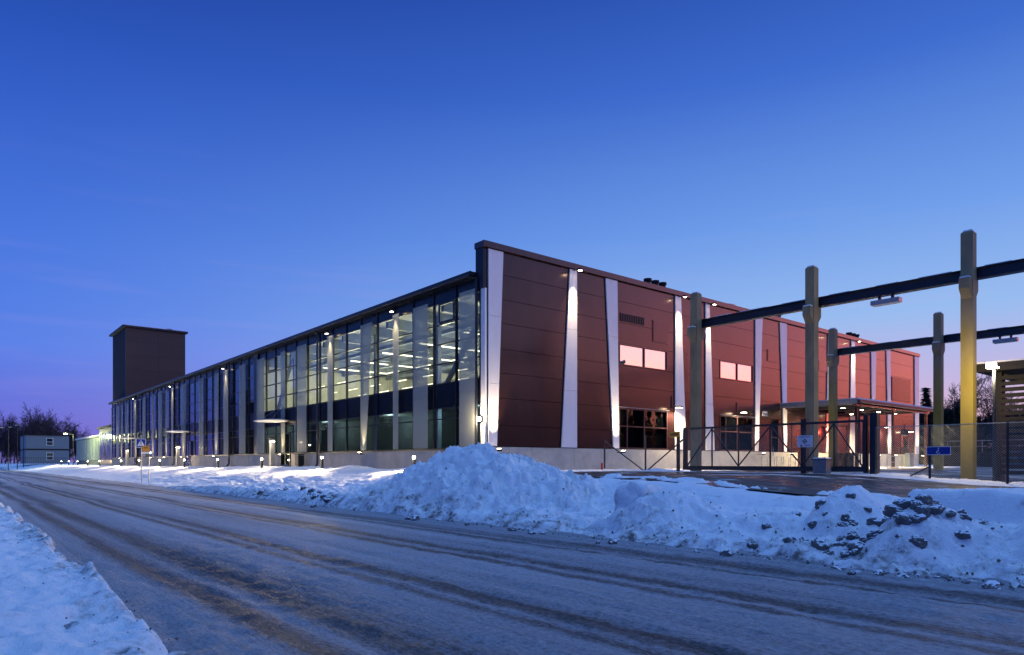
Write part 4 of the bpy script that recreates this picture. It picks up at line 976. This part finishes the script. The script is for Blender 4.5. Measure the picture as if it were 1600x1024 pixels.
# ------------------------------------------------------------------ yard canopy, things beneath it
c = tag(empty('yard_canopy', (54, 23, 1.0)), 'flat steel canopy on posts along the brown end wall', 'canopy'); cin = Matrix.Translation((-54, -23, -1.0))
def cp(mb, name, m): return tpart(mb, name, m, c, cin)
cp(MB().box(47.5, 61.2, 20.6, VR-.1, 5.66, 5.74), 'roof_deck', M['roof'])
cp(MB().box(47.45, 61.25, 20.52, VR-.12, 5.742, 5.84), 'snow_cover', M['snowcap'])
cp(MB().box(47.4, 61.3, 20.40, 20.58, 5.52, 5.72), 'gutter', M['steel'])
cp(MB().box(47.42, 47.49, 20.6, VR-.1, 5.45, 5.80), 'edge_fascia', M['galv'])
for v in (20.9, 25.8): cp(MB().box(47.7, 61.0, v-.08, v+.08, 5.36, 5.65), 'edge_beam', M['panel'])
for u in (48, 51, 54, 57, 60.5): cp(MB().box(u-.06, u+.06, 20.99, 25.7, 5.45, 5.65), 'cross_beam', M['steel'])
for u in (48.05, 54.05, 60.4):
    cp(MB().box(u-.09, u+.09, 20.81, 20.99, zy(20.9)-.1, 5.35), 'post', M['panel']); cp(MB().box(u-.3, u+.3, 20.6, 21.2, zy(20.9)-.05, zy(20.9)+.06), 'post_base', M['concrete'])
cp(MB().tube((47.9, 20.5, 5.5), (48.2, 20.8, 5.2), .05, n=8).tube((48.2, 20.8, 5.2), (48.22, 20.74, 1.3), .05, n=8), 'downpipe', M['steel'])
for i, (u, v) in enumerate(((49.5, 22.5), (52.5, 22.5), (55.5, 22.5), (58.5, 22.5), (50.5, 25), (56.5, 25))):
    o = tag(MB().tube((u, v, 5.44), (u, v, 5.36), .16, n=12).build('canopy_lamp', M['steel']), 'round lamp recessed under the yard canopy', 'ceiling lamp', 'lamps under the yard canopy')
    MB().tube((u, v, 5.358), (u, v, 5.34), .13, n=12).build('lens', M['warm'], o)
    light('SPOT', 'beam', (u, v, 5.3), 1300, WARM, o, (u, v, 0), .08, 150, .5)
o = tag(empty('signal_lamp', (54.4, VR-.1, 3.9)), 'pair of red signal lights beside the roller door', 'signal light')
MB().box(-.1, .1, -.1, .08, -.5, .5).build('housing', M['black'], o)
for z in (-.2, .25): MB().tube((0, -.1, z), (0, -.15, z), .09, n=12).build('lens', M['redlens'], o)
light('POINT', 'beam', (0, -.5, 0), 220, (1, .08, .04), o, size=.1)
# pallets
pm = {}
for k in range(7):
    o = tag(empty('pallet', (44.0+random.uniform(-.05,.05), 19.75+random.uniform(-.05,.05), zy(19.7)+.01+k*.144), random.uniform(-.05,.05)), 'worn wooden pallet in the stack behind the gate', 'pallet', 'stacked pallets')
    for j in range(7): MB().box(-.6+j*.183, -.6+j*.183+.1, -.4, .4, .122, .142).build('deck_board', M['wood'], o)
    for j in (-1, 0, 1):
        MB().box(-.6, .6, j*.35-.05, j*.35+.05, .10, .121).build('stringer_board', M['wood'], o)
        for i in (-1, 0, 1): MB().box(i*.53-.07, i*.53+.07, j*.35-.05, j*.35+.05, .022, .099).build('block', M['wood'], o)
        MB().box(-.6, .6, j*.35-.05, j*.35+.05, 0, .021).build('bottom_board', M['wood'], o)
# bicycle stands and rails
def hoop(u, v, label, group, ax=0, w=.7, h=.8):
    o = tag(empty('bicycle_stand', (u, v, zy(v)), ax), label, 'bicycle stand', group)
    MB().tube((-w/2,0,0), (-w/2,0,h), .025, n=8).tube((w/2,0,0), (w/2,0,h), .025, n=8).tube((-w/2,0,h), (w/2,0,h), .025, n=8).build('hoop', M['greenrail'], o)
    MB().tube((-w/2,0,h*.5), (w/2,0,h*.5), .015, n=6).build('cross_rail', M['greenrail'], o)
for k in range(5): hoop(42.6+k*.95, 24.6, 'pale steel bicycle stand by the entrance door of the end wall', 'bicycle stands by the door', R(0))
hoop(52.0, 20.0, 'pale green guard rail before the canopy post', None, 0, 2.6, .85)
o = tag(empty('wall_cabinet', (70.0, VR-.6, 1.05)), 'pale metal cabinet against the wall by the last door', 'cabinet'); MB().box(-.5, .5, -.2, .2, 0, 1.3).build('body', M['greenrail'], o); MB().box(-.45, -.02, -.23, -.203, .08, 1.2).box(.02, .45, -.23, -.203, .08, 1.2).build('doors', M['galv'], o)
o = tag(empty('standpipe', (27.9, VR-.4, 1.06)), 'small red standpipe at the foot of the plinth', 'standpipe'); MB().tube((0,0,0),(0,0,.3),.06,n=10).build('body', M['red'], o); MB().tube((0,0,.3),(0,0,.38),.08,.03,n=10).build('cap', M['red'], o)

# ------------------------------------------------------------------ slatted shelter
s_ = tag(empty('slatted_shelter', (33, 4, .8)), 'dark open shelter with walls of horizontal slats and a flat roof', 'shelter'); sin_ = Matrix.Translation((-33, -4, -.8))
def sp(mb, name, m): return tpart(mb, name, m, s_, sin_)
SU = 30.6; SV = 8.05; zr = 4.85
sp(MB().box(SU-.7, 37.5, -14, SV+.6, zr, zr+.30), 'roof', M['slat'])
sp(MB().box(SU-.72, 37.5, -14, SV+.62, zr+.302, zr+.36), 'snow_cover', M['snowcap'])
for v in (SV, 5.2, 2.3, -.6, -4): sp(MB().box(SU-.06, SU+.06, v-.06, v+.06, .6, zr), 'post', M['slat'])
for v in (SV, -4): sp(MB().box(36.9, 37.0, v-.06, v+.06, .6, zr), 'post', M['slat'])
sp(MB().box(SU-.06, SU+.9, SV+.065, SV+.12, .6, zr), 'end_board', M['slat'])
nsl = 17
for k in range(nsl):
    z = 1.0+k*.222
    sp(MB().box(SU-.09, SU-.062, -13, SV+.06, z, z+.150), 'slat', M['slat'])
sp(MB().bar((SU+.1, SV-.1, zr-.1), (SU+.1, 5.3, zr-1.2), .1), 'knee_brace', M['slat'])
# lamp post before the shelter
o = tag(empty('yard_lamp', (27.6, 7.43, .72)), 'slim pole with a bright floodlight at the corner of the slatted shelter', 'lamp post')
MB().tube((0,0,-.2), (0,0,4.05), .055, n=10).build('pole', M['steel'], o)
MB().box(-.32, -.04, -.17, .17, 3.98, 4.12).build('lamp_head', M['steel'], o); MB().box(-.31, -.05, -.15, .15, 3.94, 3.978).build('lens', M['bolens'], o)
MB().box(-.345, -.322, -.15, .15, 3.99, 4.11).build('lens', M['bolens'], o)
light('POINT', 'beam', (-.2, .05, 3.72), 420, (1, .74, .38), o, size=.1)
# bins and low wall far back in the yard
for k, (u, v) in enumerate(((57.5, 14.6), (58.6, 14.3), (59.8, 14.0))):
    o = tag(empty('waste_bin', (u, v, zy(v)), .1*k), 'blue green wheeled waste bin at the back of the yard', 'waste bin', 'waste bins in the yard')
    MB().box(-.5, .5, -.4, .4, .12, 1.1).build('body', M['bin'], o); MB().box(-.53, .53, -.43, .43, 1.1, 1.2).build('lid', M['bin'], o)
    for s in (-1, 1): MB().tube((s*.38,-.41,.1),(s*.38,-.35,.1),.1,n=10).build('wheel', M['black'], o)
o = tag(empty('retaining_wall', (78, 12, 1)), 'low dark wall with a rail along the far side of the yard', 'wall')
MB().box(-.15, .15, -30, 14.2, -.3, 1.5).build('wall_face', M['dark'], o); MB().bar((0,-30,2.6),(0,14.2,2.6),.06).bar((0,-30,2.05),(0,14.2,2.05),.04).build('rail', M['galv'], o)
for k in range(15): MB().bar((0,-29+k*3,1.5),(0,-29+k*3,2.6),.05).build('rail_post', M['galv'], o)

# ------------------------------------------------------------------ far street furniture
def streetlamp(u, v, h, label, lit):
    o = tag(empty('street_lamp', (u, v, float(height(u, v)))), label, 'street lamp')
    MB().tube((0,0,-.3),(0,0,h),.09,.05,n=8).build('pole', M['steel'], o); MB().bar((0,0,h),(-.9,0,h+.15),.06).build('arm', M['steel'], o)
    MB().box(-1.5,-.85,-.15,.15,h+.1,h+.24).build('lamp_head', M['steel'], o); MB().box(-1.45,-.9,-.12,.12,h+.03,h+.098).build('lens', M['bolens'] if lit else M['white'], o)
    if lit: light('POINT', 'beam', (-1.2,-.3,h-.3), 2000, (.95,1,.45), o, size=.25)
streetlamp(18.0, 147, 5.6, 'lit street lamp between the site cabins and the pale wing', True)
for (u, v, h) in ((9.2, 160, 8), (10.9, 165, 8.2), (12.7, 176, 8.8)): streetlamp(u, v, h, 'thin unlit lamp post by the road before the site cabins', False); 
for ob in list(S.objects):
    if ob.name.startswith('street_lamp') and 'unlit' in ob.get('label', ''): ob['group'] = 'unlit posts before the cabins'
o = tag(empty('boundary_fence', (14, 172, 1.1)), 'thin picket fence before the site cabins', 'fence')
for k in range(40): MB().box(-6+k*.3, -5.96+k*.3, 0, .04, -.2, 1.5).build('picket', M['steel'], o)
MB().box(-6, 6, .041, .08, 1.3, 1.36).box(-6, 6, .041, .08, .2, .26).build('rail', M['steel'], o)

# ------------------------------------------------------------------ trees
def bare_tree(seed, H, spread=.32, levels=5):
    rd = random.Random(seed); tr = MB(); tw_ = MB()
    def grow(p, d, L, r, lv):
        segs = 3 if lv < 2 else 2; q = p; dd = d
        for k in range(segs):
            dd = (dd + Vector((rd.gauss(0,.09), rd.gauss(0,.09), .05 if lv else 0))).normalized()
            e = q + dd*L/segs; r0 = r*(1-k/segs*.45); r1 = r*(1-(k+1)/segs*.45)
            (tr if lv == 0 else tw_).tube(q, e, max(r0,.020), max(r1,.016), n=6 if lv == 0 else 3, caps=False)
            if lv < levels:
                nb = (4 if lv == 0 else 2) if k > 0 or lv > 0 else 1
                for b in range(nb):
                    a = rd.uniform(0, 6.28); tl = rd.uniform(.45, .95)
                    o = dd.orthogonal(); o.rotate(Matrix.Rotation(a, 3, dd)); nd = (dd*math.cos(tl)+o*math.sin(tl)); nd.z += .18; nd.normalize()
                    grow(q+(e-q)*rd.uniform(.2, 1), nd, L*rd.uniform(.42, .62)*(1 if lv else .85), r1*.55, lv+1)
            q = e
        if lv < levels: grow(q, dd, L*.6, r*.5, lv+1)
    grow(Vector((0,0,-.3)), Vector((0,0,1)), H*.55, H*.014, 0)
    return tr.mesh('trunk', M['bark']), tw_.mesh('crown', M['twig'])
def spruce(seed, H):
    rd = random.Random(seed); tr = MB().tube((0,0,-.3),(0,0,H),H*.014,.02,n=7); nd = MB()
    z = H*.06
    while z < H:
        t = z/H; L = (1-t)**.85*H*.19+.12; n = int(9+9*(1-t))
        for k in range(n):
            a = rd.uniform(0, 6.28); l = L*rd.uniform(.65, 1.1); dx, dy = math.cos(a), math.sin(a)
            m = max(3, int(l/.34))
            for j in range(m):
                s = (j+.6)/m; c = Vector((dx*l*s, dy*l*s, z-l*.35*s*s+rd.uniform(-.06,.06)))
                for q in range(2):
                    b = a+rd.gauss(0, .9); w = .40*(1.15-s*.6)*rd.uniform(.7,1.4); e = Vector((math.cos(b), math.sin(b), rd.uniform(-.55,.05)))*w*1.5
                    p = Vector((-math.sin(b), math.cos(b), rd.uniform(-.3,.3)))*w*.45
                    i = len(nd.v); nd.v += [tuple(c-p), tuple(c+p), tuple(c+e)]; nd.f.append((i,i+1,i+2))
        z += H*.021
    return tr.mesh('trunk', M['bark']), nd.mesh('crown', M['needle'])
BT = [bare_tree(1, 12), bare_tree(5, 12, levels=5), bare_tree(9, 12)]
SPR = [spruce(2, 11), spruce(4, 11)]
tr_ = random.Random(5)
def plant(pr, name, u, v, sc, label, group):
    o = tag(empty(name, (u, v, float(height(u, v))-.1), tr_.uniform(0, 6)), label, 'tree', group); o.scale = (sc*tr_.uniform(.9,1.15), sc*tr_.uniform(.9,1.15), sc)
    link('trunk', pr[0], o); link('crown', pr[1], o)
def px(x, d):
    """ground position of a tree from its image pixel column and an assumed depth"""
    X = (x-800)/1067*d; return X*math.cos(R(39.7))+d*math.sin(R(39.7)), -X*math.sin(R(39.7))+d*math.cos(R(39.7))
def plant_px(pts, kinds, label, group, name):  # each tree: image pixel column, assumed depth, scale
    for (x, d, h) in pts:
        u, v = px(x, d); p = tr_.choice(kinds); plant(p, name, u, v, h*(.84 if d > 190 else 1), label, group)
plant_px([(-16,225,1.2),(2,220,1.25),(16,228,1.35),(28,222,1.5),(40,226,1.3),(52,215,1.35),(62,224,1.65),(74,218,1.35),(84,226,1.45),(94,216,1.2),(106,225,1.35),(116,222,1.05),(126,230,.95),(22,218,1.3),(58,230,1.6),(80,212,1.4),(90,232,1.35),(-6,215,1.3),(-30,230,1.2),(8,200,1.0),(34,205,1.05),(68,208,1.1),(100,238,1.4),(48,240,1.5)], BT, 'leafless birch in the dark row behind the site cabins', 'bare trees behind the cabins', 'bare_tree')
plant_px([(1447,108,1.13),(1456,116,.85),(1439,112,.82),(1478,112,.85),(1486,106,.8),(1495,108,.86),(1505,110,.8),(1530,114,.75),(1540,110,.7),(1553,112,.75),(1575,110,.8),(1588,112,.8),(1600,115,.8),(1620,110,.8)], SPR, 'dark spruce standing beyond the far wall of the yard', 'spruces beyond the yard', 'spruce_tree')
plant_px([(1470,118,1.05),(1486,121,1.15),(1500,118,1.2),(1536,120,1.05),(1560,123,1.0),(1590,118,1.1)], BT, 'leafless tree rising above the spruces beyond the yard', 'bare trees beyond the yard', 'bare_tree')

# woods that close the view on both sides of the place (they show in the glass of the facades)
for k in range(66):
    v = 22+k*2.7; plant(tr_.choice(SPR), 'spruce_tree', -24+tr_.uniform(-5, 3), v, tr_.uniform(1.3, 1.9), 'dark spruce in the wood across the road from the hall', 'spruces across the road')
for k in range(130):
    a = R(8-k*.62); d = (100, 112)[k % 2]+tr_.uniform(-5, 5); plant(tr_.choice(SPR), 'spruce_tree', 20+d*math.cos(a), d*math.sin(a), (tr_.uniform(1.15, 1.5) if k > 32 else tr_.uniform(.72, .98)), 'dark spruce in the wood beyond the open side of the yard', 'spruces beyond the yard side')
